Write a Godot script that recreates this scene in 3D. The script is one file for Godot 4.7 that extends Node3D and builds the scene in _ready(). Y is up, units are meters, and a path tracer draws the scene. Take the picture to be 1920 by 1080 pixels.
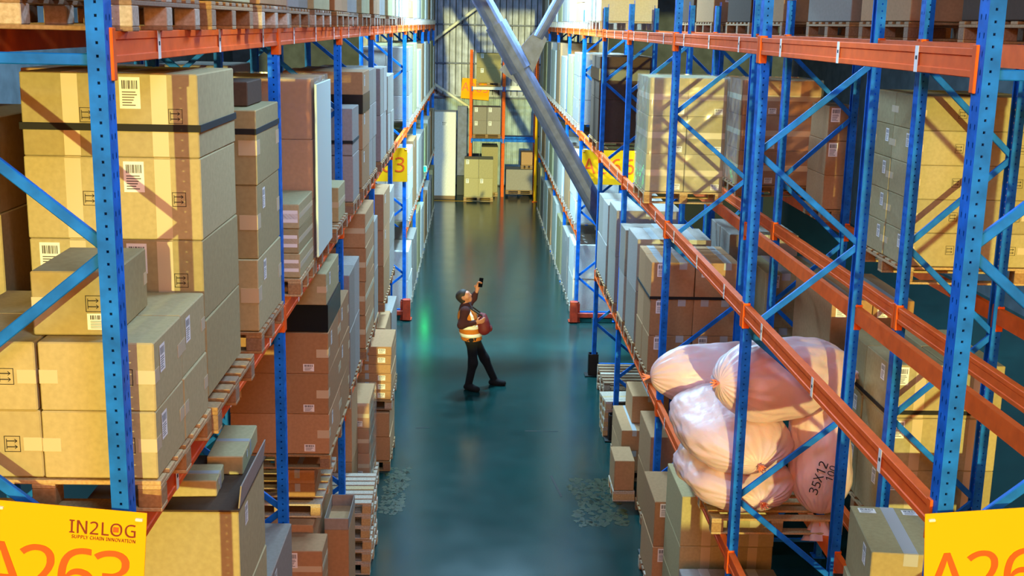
extends Node3D
# A warehouse aisle between two pallet racks, seen from above. Metres, y up; the aisle runs along -z, so a place is P(x, y, distance).

const CAM_H := 5.994
const AISLE_A := -1.40      # face of the rack with the A263 sign
const AISLE_B := 2.08       # face of the rack with the A266 sign
const LEVELS := [1.884, 3.926, 5.936]
const PALLET := 0.145
const ORD := ["first", "second", "third", "fourth", "fifth", "sixth", "seventh", "eighth", "ninth", "tenth"]

var mat := {}
var meshes := {}
var used := {}
var rng := RandomNumberGenerator.new()

# ------------------------------------------------------------------ small helpers
func P(x: float, y: float, d: float) -> Vector3:
	return Vector3(x, y, -d)

func numbered(called: String) -> String:
	var n: int = used.get(called, 0)
	used[called] = n + 1
	return called if n == 0 else "%s_%03d" % [called, n]

func thing(called: String, label: String, category: String, at := Vector3.ZERO, turn := 0.0, group := "") -> Node3D:
	var o := Node3D.new()
	o.name = numbered(called)
	add_child(o)
	o.position = at
	o.rotation.y = turn
	tag(o, label, category, group)
	return o

func tag(o: Node, label: String, category: String, group := "") -> void:
	o.set_meta("label", label)
	o.set_meta("category", category)
	o.set_meta("kind", "thing")
	if group != "":
		o.set_meta("group", group)

func part(called: String, mesh: Mesh, m: Material, parent: Node, at := Vector3.ZERO, basis := Basis()) -> MeshInstance3D:
	var o := MeshInstance3D.new()
	o.name = called
	o.mesh = mesh
	o.material_override = m
	o.transform = Transform3D(basis, at)
	parent.add_child(o, true)
	return o

func struct(called: String, mesh: Mesh, m: Material, at := Vector3.ZERO) -> MeshInstance3D:
	var o := part(called, mesh, m, self, at)
	o.set_meta("kind", "structure")
	return o

func begin() -> SurfaceTool:
	var st := SurfaceTool.new()
	st.begin(Mesh.PRIMITIVE_TRIANGLES)
	st.set_smooth_group(-1)
	return st

func tri(st: SurfaceTool, a: Vector3, b: Vector3, c: Vector3, n: Vector3) -> void:
	if (b - a).cross(c - a).dot(n) > 0.0:
		var t := b
		b = c
		c = t
	for v in [a, b, c]:
		st.set_normal(n)
		st.add_vertex(v)

func quad(st: SurfaceTool, a: Vector3, b: Vector3, c: Vector3, d: Vector3, n: Vector3) -> void:
	tri(st, a, b, c, n)
	tri(st, a, c, d, n)

# a box with chamfered edges, added to a SurfaceTool
func add_box(st: SurfaceTool, c: Vector3, size: Vector3, bevel := 0.0, turn := Basis()) -> void:
	var h := size * 0.5
	var b := minf(bevel, minf(h.x, minf(h.y, h.z)) * 0.45)
	for a in 3:
		var u := (a + 1) % 3
		var w := (a + 2) % 3
		for s: float in [-1.0, 1.0]:
			var n := Vector3.ZERO
			n[a] = s
			var q := []
			for k in [[-1, -1], [1, -1], [1, 1], [-1, 1]]:
				var v := Vector3.ZERO
				v[a] = s * h[a]
				v[u] = k[0] * (h[u] - b)
				v[w] = k[1] * (h[w] - b)
				q.append(c + turn * v)
			quad(st, q[0], q[1], q[2], q[3], turn * n)
			if b > 0.0:
				for s2: float in [-1.0, 1.0]:
					# edge between +-a and +-u, along w
					var n2 := Vector3.ZERO
					n2[a] = s
					n2[u] = s2
					n2 = n2.normalized()
					var e := []
					for k in [[0, -1], [0, 1], [1, 1], [1, -1]]:
						var v := Vector3.ZERO
						v[a] = s * (h[a] if k[0] == 0 else h[a] - b)
						v[u] = s2 * (h[u] - b if k[0] == 0 else h[u])
						v[w] = k[1] * (h[w] - b)
						e.append(c + turn * v)
					quad(st, e[0], e[1], e[2], e[3], turn * n2)
	if b > 0.0:
		for sx: float in [-1.0, 1.0]:
			for sy: float in [-1.0, 1.0]:
				for sz: float in [-1.0, 1.0]:
					var n3 := Vector3(sx, sy, sz).normalized()
					tri(st, c + turn * Vector3(sx * h.x, sy * (h.y - b), sz * (h.z - b)), c + turn * Vector3(sx * (h.x - b), sy * h.y, sz * (h.z - b)), c + turn * Vector3(sx * (h.x - b), sy * (h.y - b), sz * h.z), turn * n3)

func box(size: Vector3, bevel := 0.004) -> Mesh:
	var key := "box %.3f %.3f %.3f %.4f" % [size.x, size.y, size.z, bevel]
	if not meshes.has(key):
		var st := begin()
		add_box(st, Vector3.ZERO, size, bevel)
		meshes[key] = st.commit()
	return meshes[key]

# a tube along a straight line
func add_tube(st: SurfaceTool, a: Vector3, b: Vector3, ra: float, rb: float, sides := 12, caps := true) -> void:
	var z := (b - a).normalized()
	var x := z.cross(Vector3.UP if absf(z.y) < 0.9 else Vector3.RIGHT).normalized()
	var y := z.cross(x)
	for i in sides:
		var t0 := TAU * i / sides
		var t1 := TAU * (i + 1) / sides
		var d0 := x * cos(t0) + y * sin(t0)
		var d1 := x * cos(t1) + y * sin(t1)
		quad(st, a + d0 * ra, a + d1 * ra, b + d1 * rb, b + d0 * rb, (d0 + d1).normalized())
		if caps:
			tri(st, a, a + d0 * ra, a + d1 * ra, -z)
			tri(st, b, b + d0 * rb, b + d1 * rb, z)

func bar_basis(a: Vector3, b: Vector3, side := Vector3.BACK) -> Basis:
	var y := (b - a).normalized()
	var z := (side - y * side.dot(y)).normalized()
	return Basis(y.cross(z), y, z)

# profile in the x-y plane pushed out along z, centred
func extrude(pts: PackedVector2Array, length: float) -> Mesh:
	var st := begin()
	var h := length * 0.5
	var n := pts.size()
	var mid := Vector2.ZERO
	for p in pts:
		mid += p / n
	for i in n:
		var a := pts[i]
		var b := pts[(i + 1) % n]
		var e := b - a
		var nn := Vector3(e.y, -e.x, 0).normalized()
		if Geometry2D.is_polygon_clockwise(pts):
			nn = -nn
		quad(st, Vector3(a.x, a.y, -h), Vector3(b.x, b.y, -h), Vector3(b.x, b.y, h), Vector3(a.x, a.y, h), nn)
	var idx := Geometry2D.triangulate_polygon(pts)
	for i in range(0, idx.size(), 3):
		for s: float in [-1.0, 1.0]:
			var v := []
			for k in 3:
				var p := pts[idx[i + k]]
				v.append(Vector3(p.x, p.y, s * h))
			tri(st, v[0], v[1], v[2], Vector3(0, 0, s))
	return st.commit()

# a skin over rings of points (all rings have the same number)
func loft(rings: Array, caps := true) -> Mesh:
	var st := SurfaceTool.new()
	st.begin(Mesh.PRIMITIVE_TRIANGLES)
	var n: int = rings[0].size()
	for r in rings:
		for v: Vector3 in r:
			st.add_vertex(v)
	var c0 := Vector3.ZERO
	var c1 := Vector3.ZERO
	for i in n:
		c0 += rings[0][i] / n
		c1 += rings[-1][i] / n
	st.add_vertex(c0)
	st.add_vertex(c1)
	var total: int = rings.size() * n
	for k in rings.size() - 1:
		for i in n:
			var a := k * n + i
			var b := k * n + (i + 1) % n
			for v in [a, b, b + n, a, b + n, a + n]:
				st.add_index(v)
	if caps:
		var last := (rings.size() - 1) * n
		for i in n:
			for v in [total, (i + 1) % n, i, total + 1, last + i, last + (i + 1) % n]:
				st.add_index(v)
	st.generate_normals()
	return st.commit()

# the skin of smoothly joined tapered capsules: bones are [a, b, ra, rb]
func flesh(bones: Array, cell: float, k := 45.0) -> Mesh:
	var lo := Vector3(1e9, 1e9, 1e9)
	var hi := -lo
	for b in bones:
		var r: float = maxf(b[2], b[3]) + cell * 4
		for v: Vector3 in [b[0], b[1]]:
			lo = lo.min(v - Vector3(r, r, r))
			hi = hi.max(v + Vector3(r, r, r))
	var dim := Vector3i(((hi - lo) / cell).ceil()) + Vector3i.ONE
	var nx := dim.x
	var nxy := dim.x * dim.y
	var sum := PackedFloat32Array()
	sum.resize(nxy * dim.z)
	for b in bones:
		var a: Vector3 = b[0]
		var ab: Vector3 = b[1] - a
		var len2 := maxf(ab.length_squared(), 1e-9)
		var ra: float = b[2]
		var dr: float = b[3] - ra
		var reach: float = maxf(b[2], b[3]) + cell * 3
		var p0 := Vector3i(((a.min(b[1]) - Vector3(reach, reach, reach) - lo) / cell).floor()).max(Vector3i.ZERO)
		var p1 := Vector3i(((a.max(b[1]) + Vector3(reach, reach, reach) - lo) / cell).ceil()).min(dim - Vector3i.ONE)
		for z in range(p0.z, p1.z + 1):
			for y in range(p0.y, p1.y + 1):
				var at := z * nxy + y * nx
				for x in range(p0.x, p1.x + 1):
					var p := lo + Vector3(x, y, z) * cell - a
					var t := clampf(p.dot(ab) / len2, 0.0, 1.0)
					var d := (p - ab * t).length() - ra - dr * t
					if d < cell * 4:
						sum[at + x] += exp(-k * maxf(d, -0.3))
	var f := PackedFloat32Array()
	f.resize(sum.size())
	for i in sum.size():
		f[i] = 0.2 if sum[i] <= 1e-6 else -log(sum[i]) / k
	var st := SurfaceTool.new()
	st.begin(Mesh.PRIMITIVE_TRIANGLES)
	var vert := {}
	var off := [0, 1, nx, nx + 1, nxy, nxy + 1, nxy + nx, nxy + nx + 1]
	var edges := [[0, 1], [2, 3], [4, 5], [6, 7], [0, 2], [1, 3], [4, 6], [5, 7], [0, 4], [1, 5], [2, 6], [3, 7]]
	var corner := []
	for c in 8:
		corner.append(Vector3(c & 1, (c >> 1) & 1, c >> 2))
	var count := 0
	for z in dim.z - 1:
		for y in dim.y - 1:
			for x in dim.x - 1:
				var i := z * nxy + y * nx + x
				var neg := 0
				for c in 8:
					if f[i + off[c]] < 0.0:
						neg += 1
				if neg == 0 or neg == 8:
					continue
				var m := Vector3.ZERO
				var hits := 0
				for e in edges:
					var fa := f[i + off[e[0]]]
					var fb := f[i + off[e[1]]]
					if (fa < 0.0) != (fb < 0.0):
						m += corner[e[0]].lerp(corner[e[1]], fa / (fa - fb))
						hits += 1
				vert[i] = count
				count += 1
				st.add_vertex(lo + (Vector3(x, y, z) + m / hits) * cell)
	for i: int in vert:
		var inside := f[i] < 0.0
		for ax in 3:
			var s: int = [1, nx, nxy][ax]
			if inside == (f[i + s] < 0.0):
				continue
			var u: int = [nx, nxy, 1][ax]
			var w: int = [nxy, 1, nx][ax]
			if not (vert.has(i - u) and vert.has(i - w) and vert.has(i - u - w)):
				continue
			var q := [vert[i - u - w], vert[i - w], vert[i], vert[i - u]]
			if inside:
				q.reverse()
			for v in [q[0], q[1], q[2], q[0], q[2], q[3]]:
				st.add_index(v)
	st.generate_normals()
	return st.commit()

# ------------------------------------------------------------------ materials
func noise_tex(seed_: int, freq: float, low: Color, high: Color, size := 512, octaves := 4) -> NoiseTexture2D:
	var n := FastNoiseLite.new()
	n.seed = seed_
	n.frequency = freq
	n.fractal_octaves = octaves
	var t := NoiseTexture2D.new()
	t.noise = n
	t.width = size
	t.height = size
	t.seamless = true
	t.generate_mipmaps = false
	var g := Gradient.new()
	g.set_color(0, low)
	g.set_color(1, high)
	t.color_ramp = g
	return t

func paint(name_: String, c: Color, rough: float, metal := 0.0, tex: Texture2D = null, scale_ := 1.0, bump: Texture2D = null, depth := 0.0) -> StandardMaterial3D:
	var m := StandardMaterial3D.new()
	m.resource_name = name_
	m.albedo_color = c
	m.roughness = rough
	m.metallic = metal
	if tex or bump:
		m.uv1_triplanar = true
		m.uv1_world_triplanar = true
		m.uv1_scale = Vector3(scale_, scale_, scale_)
	if tex:
		m.albedo_texture = tex
	if bump:
		m.heightmap_enabled = true
		m.heightmap_texture = bump
		m.heightmap_scale = depth
	mat[name_] = m
	return m

func make_materials() -> void:
	var fibre := noise_tex(3, 0.02, Color(0.93, 0.925, 0.915), Color(1, 1, 1), 512, 5)
	var dents := noise_tex(9, 0.006, Color(0.2, 0.2, 0.2), Color(0.8, 0.8, 0.8), 256, 2)
	var grime := noise_tex(12, 0.012, Color(0.72, 0.72, 0.72), Color(1, 1, 1), 512, 5)
	var grain := noise_tex(21, 0.03, Color(0.82, 0.79, 0.74), Color(1, 1, 1), 512, 4)
	var tones := {"tan": Color(0.705, 0.66, 0.49), "brown": Color(0.72, 0.56, 0.40), "grey": Color(0.63, 0.60, 0.57), "pale": Color(0.83, 0.82, 0.78), "dark": Color(0.33, 0.26, 0.21), "white": Color(0.93, 0.93, 0.92)}
	for t: String in tones:
		for k in 3:
			var c: Color = tones[t]
			var f: float = [1.0, 0.95, 1.04][k]
			paint("%s%d" % [t, k], Color(minf(c.r * f, 1), minf(c.g * f * [1.0, 0.99, 1.0][k], 1), minf(c.b * f * [1.0, 0.96, 1.0][k], 1)), 0.88, 0.0, fibre, 1.7 + 0.4 * k, dents, 0.06).metallic_specular = 0.25
	paint("tape", Color(0.80, 0.74, 0.60), 0.35)
	paint("grey_tape", Color(0.68, 0.70, 0.70), 0.3)
	paint("paper", Color(0.93, 0.93, 0.90), 0.6)
	paint("ink", Color(0.12, 0.10, 0.09), 0.8)
	paint("red_ink", Color(0.70, 0.22, 0.16), 0.7)
	paint("strap", Color(0.05, 0.05, 0.045), 0.75)
	paint("band", Color(0.035, 0.03, 0.032), 0.22)
	paint("wood0", Color(0.82, 0.70, 0.50), 0.8, 0.0, grain, 3.0)
	paint("wood1", Color(0.70, 0.55, 0.36), 0.8, 0.0, grain, 2.3)
	paint("wood2", Color(0.62, 0.50, 0.38), 0.85, 0.0, grain, 2.7)
	paint("wood3", Color(0.80, 0.74, 0.66), 0.85, 0.0, grain, 2.5)
	paint("blue", Color(0.10, 0.50, 0.97), 0.55, 0.0, grime, 0.9).metallic_specular = 0.25
	paint("orange", Color(1.0, 0.43, 0.13), 0.6, 0.0, noise_tex(13, 0.012, Color(0.88, 0.86, 0.86), Color(1, 1, 1), 512, 5), 0.8).metallic_specular = 0.25
	paint("grey_blue", Color(0.38, 0.43, 0.60), 0.5, 0.0, grime, 0.7)
	paint("guard_orange", Color(0.85, 0.27, 0.12), 0.5, 0.0, grime, 1.0)
	paint("guard_black", Color(0.06, 0.05, 0.055), 0.5, 0.0, grime, 1.0)
	paint("zinc", Color(0.7, 0.72, 0.74), 0.4, 0.7)
	paint("yellow", Color(0.96, 0.69, 0.07), 0.6).metallic_specular = 0.2
	paint("letter", Color(0.93, 0.33, 0.03), 0.5)
	paint("letter_dark", Color(0.45, 0.12, 0.05), 0.5)
	paint("cladding", Color(0.85, 0.88, 1.0), 0.55, 0.0, grime, 0.35)
	paint("cladding_blue", Color(0.66, 0.76, 0.84), 0.5, 0.0, grime, 0.35)
	paint("seam", Color(0.22, 0.24, 0.25), 0.7)  # dark tone for painted shade between cladding ribs, and for a plinth
	paint("sheen", Color(0.80, 0.88, 0.84), 0.7)
	paint("wall", Color(0.30, 0.33, 0.36), 0.8, 0.0, grime, 0.25)
	paint("roof", Color(0.17, 0.18, 0.19), 0.8, 0.0, grime, 0.25)
	paint("skin", Color(0.72, 0.47, 0.36), 0.55)
	paint("hair", Color(0.16, 0.12, 0.10), 0.7)
	paint("cloth_black", Color(0.035, 0.035, 0.04), 0.9, 0.0, fibre, 6.0, dents, 0.3)
	paint("cloth_maroon", Color(0.24, 0.07, 0.08), 0.9, 0.0, fibre, 6.0, dents, 0.3)
	paint("vest", Color(0.80, 0.45, 0.09), 0.85, 0.0, fibre, 6.0)
	paint("reflective", Color(0.95, 0.93, 0.88), 0.4)
	paint("red_bag", Color(0.40, 0.05, 0.05), 0.7, 0.0, fibre, 5.0)
	paint("phone", Color(0.02, 0.02, 0.022), 0.25)
	var bag := paint("bag", Color(0.92, 0.80, 0.80), 0.42, 0.0, null, 1.0, noise_tex(31, 0.02, Color(0.1, 0.1, 0.1), Color(0.9, 0.9, 0.9), 512, 4), 0.5)
	bag.uv1_world_triplanar = false
	bag.subsurf_scatter_enabled = true
	bag.subsurf_scatter_strength = 0.35
	bag.backlight_enabled = true
	bag.backlight = Color(0.5, 0.33, 0.26)
	paint("knot", Color(0.92, 0.55, 0.42), 0.5)
	var film := StandardMaterial3D.new()
	film.albedo_color = Color(0.95, 0.98, 1.0, 0.06)
	film.transparency = BaseMaterial3D.TRANSPARENCY_ALPHA
	film.roughness = 0.16
	mat["film"] = film
	var lab := StandardMaterial3D.new()
	lab.albedo_texture = label_print()
	lab.roughness = 0.55
	mat["print"] = lab

# a shipping label: white paper with bars of print
func label_print() -> ImageTexture:
	var im := Image.create(64, 96, false, Image.FORMAT_RGB8)
	im.fill(Color(0.95, 0.95, 0.93))
	var r := RandomNumberGenerator.new()
	r.seed = 5
	var x := 8
	while x < 54:
		var w := r.randi_range(1, 3)
		im.fill_rect(Rect2i(x, 10, w, 26), Color(0.1, 0.1, 0.1))
		x += w + r.randi_range(1, 3)
	for k in 6:
		im.fill_rect(Rect2i(8, 44 + k * 8, r.randi_range(20, 46), 3), Color(0.25, 0.25, 0.25))
	return ImageTexture.create_from_image(im)

# a sheet of paper lying on a face: x across, y up, z out
func sheet(w: float, h: float) -> Mesh:
	var key := "sheet %.3f %.3f" % [w, h]
	if not meshes.has(key):
		var st := SurfaceTool.new()
		st.begin(Mesh.PRIMITIVE_TRIANGLES)
		var t := 0.0012
		for v in [[-1, -1, 0, 1], [-1, 1, 0, 0], [1, 1, 1, 0], [-1, -1, 0, 1], [1, 1, 1, 0], [1, -1, 1, 1]]:
			st.set_normal(Vector3.BACK)
			st.set_uv(Vector2(v[2], v[3]))
			st.add_vertex(Vector3(v[0] * w / 2, v[1] * h / 2, t))
		var st2 := begin()
		add_box(st2, Vector3(0, 0, t * 0.45), Vector3(w, h, t), 0.0)
		var both := ArrayMesh.new()
		st.commit(both)
		meshes[key] = both
	return meshes[key]

# ------------------------------------------------------------------ cartons, pallets, stacks
# side: +1 where the aisle lies towards +x, -1 where it lies towards -x
func carton(label: String, group: String, size: Vector3, at: Vector3, turn: float, tone: String, side: int, tape: String, papers: int, called := "carton") -> Node3D:
	var k := rng.randi_range(0, 2)
	if UNSEEN.has(label):
		return null
	var o := thing(called, label, "carton", at, turn, group)
	var mid := Vector3(0, size.y / 2, 0)
	var fr := size.z / 2
	part("body", box(size, 0.006), mat["%s%d" % [tone, k]], o, mid)
	var w := clampf(size.y * 0.16, 0.04, 0.075)
	var e := 0.0016
	if tape != "":
		var hx := size.x / 2
		var strips := []
		match tape:
			"ends":
				var l := minf(size.x * 0.16, 0.11)
				for s: float in [-1.0, 1.0]:
					strips.append([Vector3(s * (hx - l / 2), size.y / 2, fr), Vector3(l, w * 1.25, e * 2)])
				for s: float in [-1.0, 1.0]:
					strips.append([Vector3(side * hx, size.y / 2, s * (fr - l / 2)), Vector3(e * 2, w * 1.25, l)])
			"v":
				strips.append([Vector3(hx * 0.12, size.y / 2, fr), Vector3(w * 1.2, size.y - 0.012, e * 2)])
				strips.append([Vector3(hx * 0.12, size.y, 0), Vector3(w * 1.2, e * 2, size.z - 0.012)])
			"h":
				strips.append([Vector3(0, size.y / 2, fr), Vector3(size.x - 0.012, w, e * 2)])
				strips.append([Vector3(side * hx, size.y / 2, 0), Vector3(e * 2, w, size.z - 0.012)])
			"t", "t2":
				for q: float in ([0.0] if tape == "t" else [-0.5, 0.45]):
					strips.append([Vector3(q * hx, size.y, 0), Vector3(w * 1.3, e * 2, size.z - 0.012)])
					strips.append([Vector3(q * hx, size.y - 0.04, fr), Vector3(w * 1.3, 0.08, e * 2)])
			"x":
				strips.append([Vector3(0, size.y, 0), Vector3(size.x - 0.012, e * 2, w * 1.3)])
				strips.append([Vector3(side * hx, size.y - 0.05, 0), Vector3(e * 2, 0.1, w * 1.3)])
		for t: Array in strips:
			part("tape", box(t[1], 0.0), mat["grey_tape" if tape in ["t", "t2", "x"] else "tape"], o, t[0])
	if papers & 1:
		var ph := minf(0.15, size.y * 0.45)
		part("shipping_label", sheet(ph * 0.66, ph), mat["print"], o, Vector3(-size.x * 0.27, size.y - ph * 0.62, fr + 0.0005))
	if papers & 2:
		var ph := minf(0.13, size.y * 0.4)
		part("shipping_label", sheet(ph * 0.7, ph), mat["print"], o, Vector3(side * (size.x / 2 + 0.0005), size.y - ph * 0.8, fr * 0.45), Basis(Vector3.UP, side * PI / 2))
	if papers & 4:
		part("handling_mark", arrow_mark(), mat["ink"], o, Vector3(size.x * 0.24, size.y * 0.5, fr + 0.0004))
	if papers & 8:
		part("printed_band", sheet(size.x - 0.02, size.y * 0.5), mat["paper"], o, Vector3(0, size.y * 0.5, fr + 0.0004))
	if papers & 16:
		part("shipping_label", sheet(0.1, 0.07), mat["print"], o, Vector3(size.x * 0.3, 0.06, fr + 0.0005))
	if papers & 32:
		for q: float in [-0.3, 0.3]:
			part("shipping_label", sheet(0.11, 0.08), mat["print"], o, Vector3(q * size.x, size.y + 0.0005, -fr + 0.08), Basis(Vector3.RIGHT, -PI / 2))
	return o

# two arrows in a frame
func arrow_mark() -> Mesh:
	if not meshes.has("arrows"):
		var st := begin()
		var s := 0.034
		var t := 0.0028
		for k: float in [-1.0, 1.0]:
			add_box(st, Vector3(0, k * s, 0), Vector3(2 * s, t, 0.0012))
			add_box(st, Vector3(k * s * 0.95, 0, 0), Vector3(t, 2 * s, 0.0012))
			add_box(st, Vector3(-0.002, k * 0.013, 0), Vector3(0.042, t * 1.5, 0.0012))
			for q: float in [-1.0, 1.0]:
				add_box(st, Vector3(0.015, k * 0.013 + q * 0.004, 0), Vector3(0.014, t, 0.0012), 0.0, Basis(Vector3.BACK, -q * 0.7))
		add_box(st, Vector3(-0.024, 0, 0), Vector3(t, 0.045, 0.0012))
		meshes["arrows"] = st.commit()
	return meshes["arrows"]

# size: x across, z along the aisle; deck boards run across
func pallet(label: String, at: Vector3, sx: float, sz: float, look := 0, far := false, turn := 0.0, group := "wooden pallets on the racks") -> Node3D:
	var o := thing("pallet", label, "pallet", at, turn, group)
	var h := PALLET - 0.005
	if far:
		var key := "far pallet %.2f %.2f" % [sx, sz]
		if not meshes.has(key):
			var st := begin()
			for k in 5:
				add_box(st, Vector3(0, h - 0.01, (k / 4.0 - 0.5) * (sz - 0.12)), Vector3(sx, 0.02, 0.12))
			for k in 3:
				for j in 3:
					add_box(st, Vector3((k - 1) * (sx - 0.1) / 2, h / 2 - 0.01, (j - 1) * (sz - 0.12) / 2), Vector3(0.1, h - 0.03, 0.12))
			meshes[key] = st.commit()
		part("deck", meshes[key], mat["wood%d" % look], o)
		return o
	var n := 7
	for k in n:
		part("deck_board", box(Vector3(sx, 0.02, 0.1), 0.003), mat["wood%d" % ((look + (1 if k == 3 else 0)) % 4)], o, Vector3(0, h - 0.01, (k / (n - 1.0) - 0.5) * (sz - 0.1)))
	for k in 3:
		part("stringer_board", box(Vector3(0.1, 0.02, sz), 0.003), mat["wood%d" % look], o, Vector3((k - 1) * (sx - 0.1) / 2, h - 0.03, 0))
		part("bottom_board", box(Vector3(sx, 0.018, 0.1), 0.003), mat["wood%d" % look], o, Vector3(0, 0.009, (k - 1) * (sz - 0.1) / 2))
		for j in 3:
			part("block", box(Vector3(0.1, h - 0.058, 0.1), 0.004), mat["wood%d" % ((look + 1) % 4)], o, Vector3((k - 1) * (sx - 0.1) / 2, (h - 0.04 + 0.018) / 2, (j - 1) * (sz - 0.1) / 2))
	return o

# a band round a stack: ring of four flat faces
func ring(called: String, label: String, category: String, x0: float, x1: float, y: float, d0: float, d1: float, high: float, m: String, thick := 0.004) -> Node3D:
	var o := thing(called, label, category, P((x0 + x1) / 2, y, (d0 + d1) / 2))
	var st := begin()
	var hx := (x1 - x0) / 2 + thick
	var hz := (d1 - d0) / 2 + thick
	for s: float in [-1.0, 1.0]:
		add_box(st, Vector3(0, 0, s * hz), Vector3(hx * 2 + thick, high, thick), thick * 0.2)
		add_box(st, Vector3(s * hx, 0, 0), Vector3(thick, high, hz * 2), thick * 0.2)
	part("band", st.commit(), mat[m], o)
	return o

# stretch film: a slightly rumpled clear skin round a load
func film(label: String, x0: float, x1: float, y0: float, y1: float, d0: float, d1: float) -> void:
	var o := thing("stretch_film", label, "plastic film", P((x0 + x1) / 2, y0, (d0 + d1) / 2))
	var n := FastNoiseLite.new()
	n.seed = int(x0 * 100 + d0 * 37)
	n.frequency = 2.2
	var hx := (x1 - x0) / 2 + 0.012
	var hz := (d1 - d0) / 2 + 0.012
	var rings := []
	var rows := 26
	for k in rows + 1:
		var y := (y1 - y0) * k / rows
		var r := []
		for i in 64:
			var t := i / 64.0 * 4.0
			var s := int(t)
			var u := (t - s) * 2 - 1
			var v: Vector3 = [Vector3(u * hx, y, hz), Vector3(hx, y, -u * hz), Vector3(-u * hx, y, -hz), Vector3(-hx, y, u * hz)][s]
			var c := v * Vector3(1, 0, 1)
			v += c.normalized() * (n.get_noise_3d(v.x * 2, v.y * 5 + v.x * 2, v.z * 2) * 0.016 + 0.004)
			r.append(v)
		rings.append(r)
	part("film", loft(rings, false), mat["film"], o)

func place_words(k: int, n: int, words: Array) -> String:
	if n == 1:
		return ""
	return words[k] if k < words.size() else ORD[k]

# a load of cartons: o may hold nd, tape, papers, pallet, strap, look, gap, hide, tones
func stack(desc: String, side: int, x0: float, x1: float, y0: float, y1: float, d0: float, d1: float, nx: int, ny: int, tone: String, o := {}) -> void:
	var nd: int = o.get("nd", 1)
	var sz := Vector3((x1 - x0) / nx, (y1 - y0) / ny, (d1 - d0) / nd)
	if o.get("pallet", true):
		pallet("%s wooden pallet under the %s" % ["pale" if o.get("wood", 0) in [0, 3] else "brown", desc], P((x0 + x1) / 2, y0 - PALLET, (d0 + d1) / 2), x1 - x0 + 0.02, d1 - d0 + 0.02, o.get("wood", 0), o.get("far", false))
	var rows: Array = {2: ["lower", "upper"], 3: ["bottom", "middle", "top"], 4: ["bottom", "lower-middle", "upper-middle", "top"]}.get(ny, ["bottom", "second-up", "third-up", "fourth-up", "fifth-up", "sixth-up", "topmost"])
	if ny > 4:
		rows[ny - 1] = "topmost"
	var tones: Dictionary = {"tan": "tan", "brown": "brown", "grey": "grey-brown", "pale": "pale", "dark": "dark brown", "white": "white"}
	for i in nx:
		for j in ny:
			for k in nd:
				var aisle := i == (nx - 1 if side > 0 else 0)
				if not (k == 0 or aisle or j == ny - 1):
					continue
				if o.has("only_top") and j < ny - int(o.only_top):
					continue
				var c := i if side < 0 else nx - 1 - i     # 0 at the aisle
				var col: String = place_words(c, nx, ["aisle-side", "inner"] if nx == 2 else ["aisle-side", "centre", "inner"])
				var row: String = place_words(j, ny, rows)
				var dep: String = place_words(k, nd, ["front", "rear"] if nd == 2 else ["front", "mid-depth", "rear"])
				var pos := " ".join([row, col, dep].filter(func(s): return s != ""))
				var t: String = o.get("tones", [tone])[(i + j + k) % o.get("tones", [tone]).size()]
				var label: String = "%s carton forming the %s" % [tones[t], desc] if pos == "" else "%s carton, %s of the %s" % [tones[t], pos, desc]
				var jit := Vector3(rng.randf_range(-0.004, 0.004), 0, rng.randf_range(-0.006, 0.006))
				var papers := 0
				for bit: int in [1, 2, 4, 8, 16, 32]:
					if int(o.get("papers", 0)) & bit and (rng.randf() < 0.75 or bit in [4, 8]):
						papers |= bit
				if k > 0:
					papers &= 2
				if not aisle:
					papers &= ~2
				var gap := 0.008 if nx * nd > 1 else 0.0
				carton(label, "cartons of the " + desc, sz - Vector3(gap, 0.002, gap), P(x0 + sz.x * (i + 0.5), y0 + sz.y * j, d0 + sz.z * (k + 0.5)) + jit, rng.randf_range(-0.008, 0.008), t, side, o.get("tape", ""), papers)
	for s: float in o.get("straps", []):
		ring("strap", "black strap wound round the %s" % desc, "strap", x0, x1, s, d0, d1, 0.035, "strap")
	for s: Array in o.get("bands", []):
		ring("wrap_band", "%s wide black film band around the %s" % ["glossy", desc], "plastic film", x0, x1, s[0], d0, d1, s[1], "band", 0.006)
	if o.has("film"):
		film("clear crinkled stretch film round the %s" % desc, x0, x1, y0, y1 + 0.01, d0, d1)

# ------------------------------------------------------------------ racks
func perforated(st: SurfaceTool, at: Vector3, u: Vector3, n: Vector3, w: float, h: float, cols: Array, hw: float, hh: float, pitch: float) -> void:
	var rows := int(h / pitch)
	var up := Vector3.UP
	for k in rows:
		var y0 := k * pitch
		var y1 := y0 + pitch - hh
		var y2 := y0 + pitch
		quad(st, at + up * y0 - u * w / 2, at + up * y0 + u * w / 2, at + up * y1 + u * w / 2, at + up * y1 - u * w / 2, n)
		var e := [-w / 2]
		for c: float in cols:
			e.append(c - hw / 2)
			e.append(c + hw / 2)
		e.append(w / 2)
		for i in range(0, e.size(), 2):
			quad(st, at + up * y1 + u * e[i], at + up * y1 + u * e[i + 1], at + up * y2 + u * e[i + 1], at + up * y2 + u * e[i], n)

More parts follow.
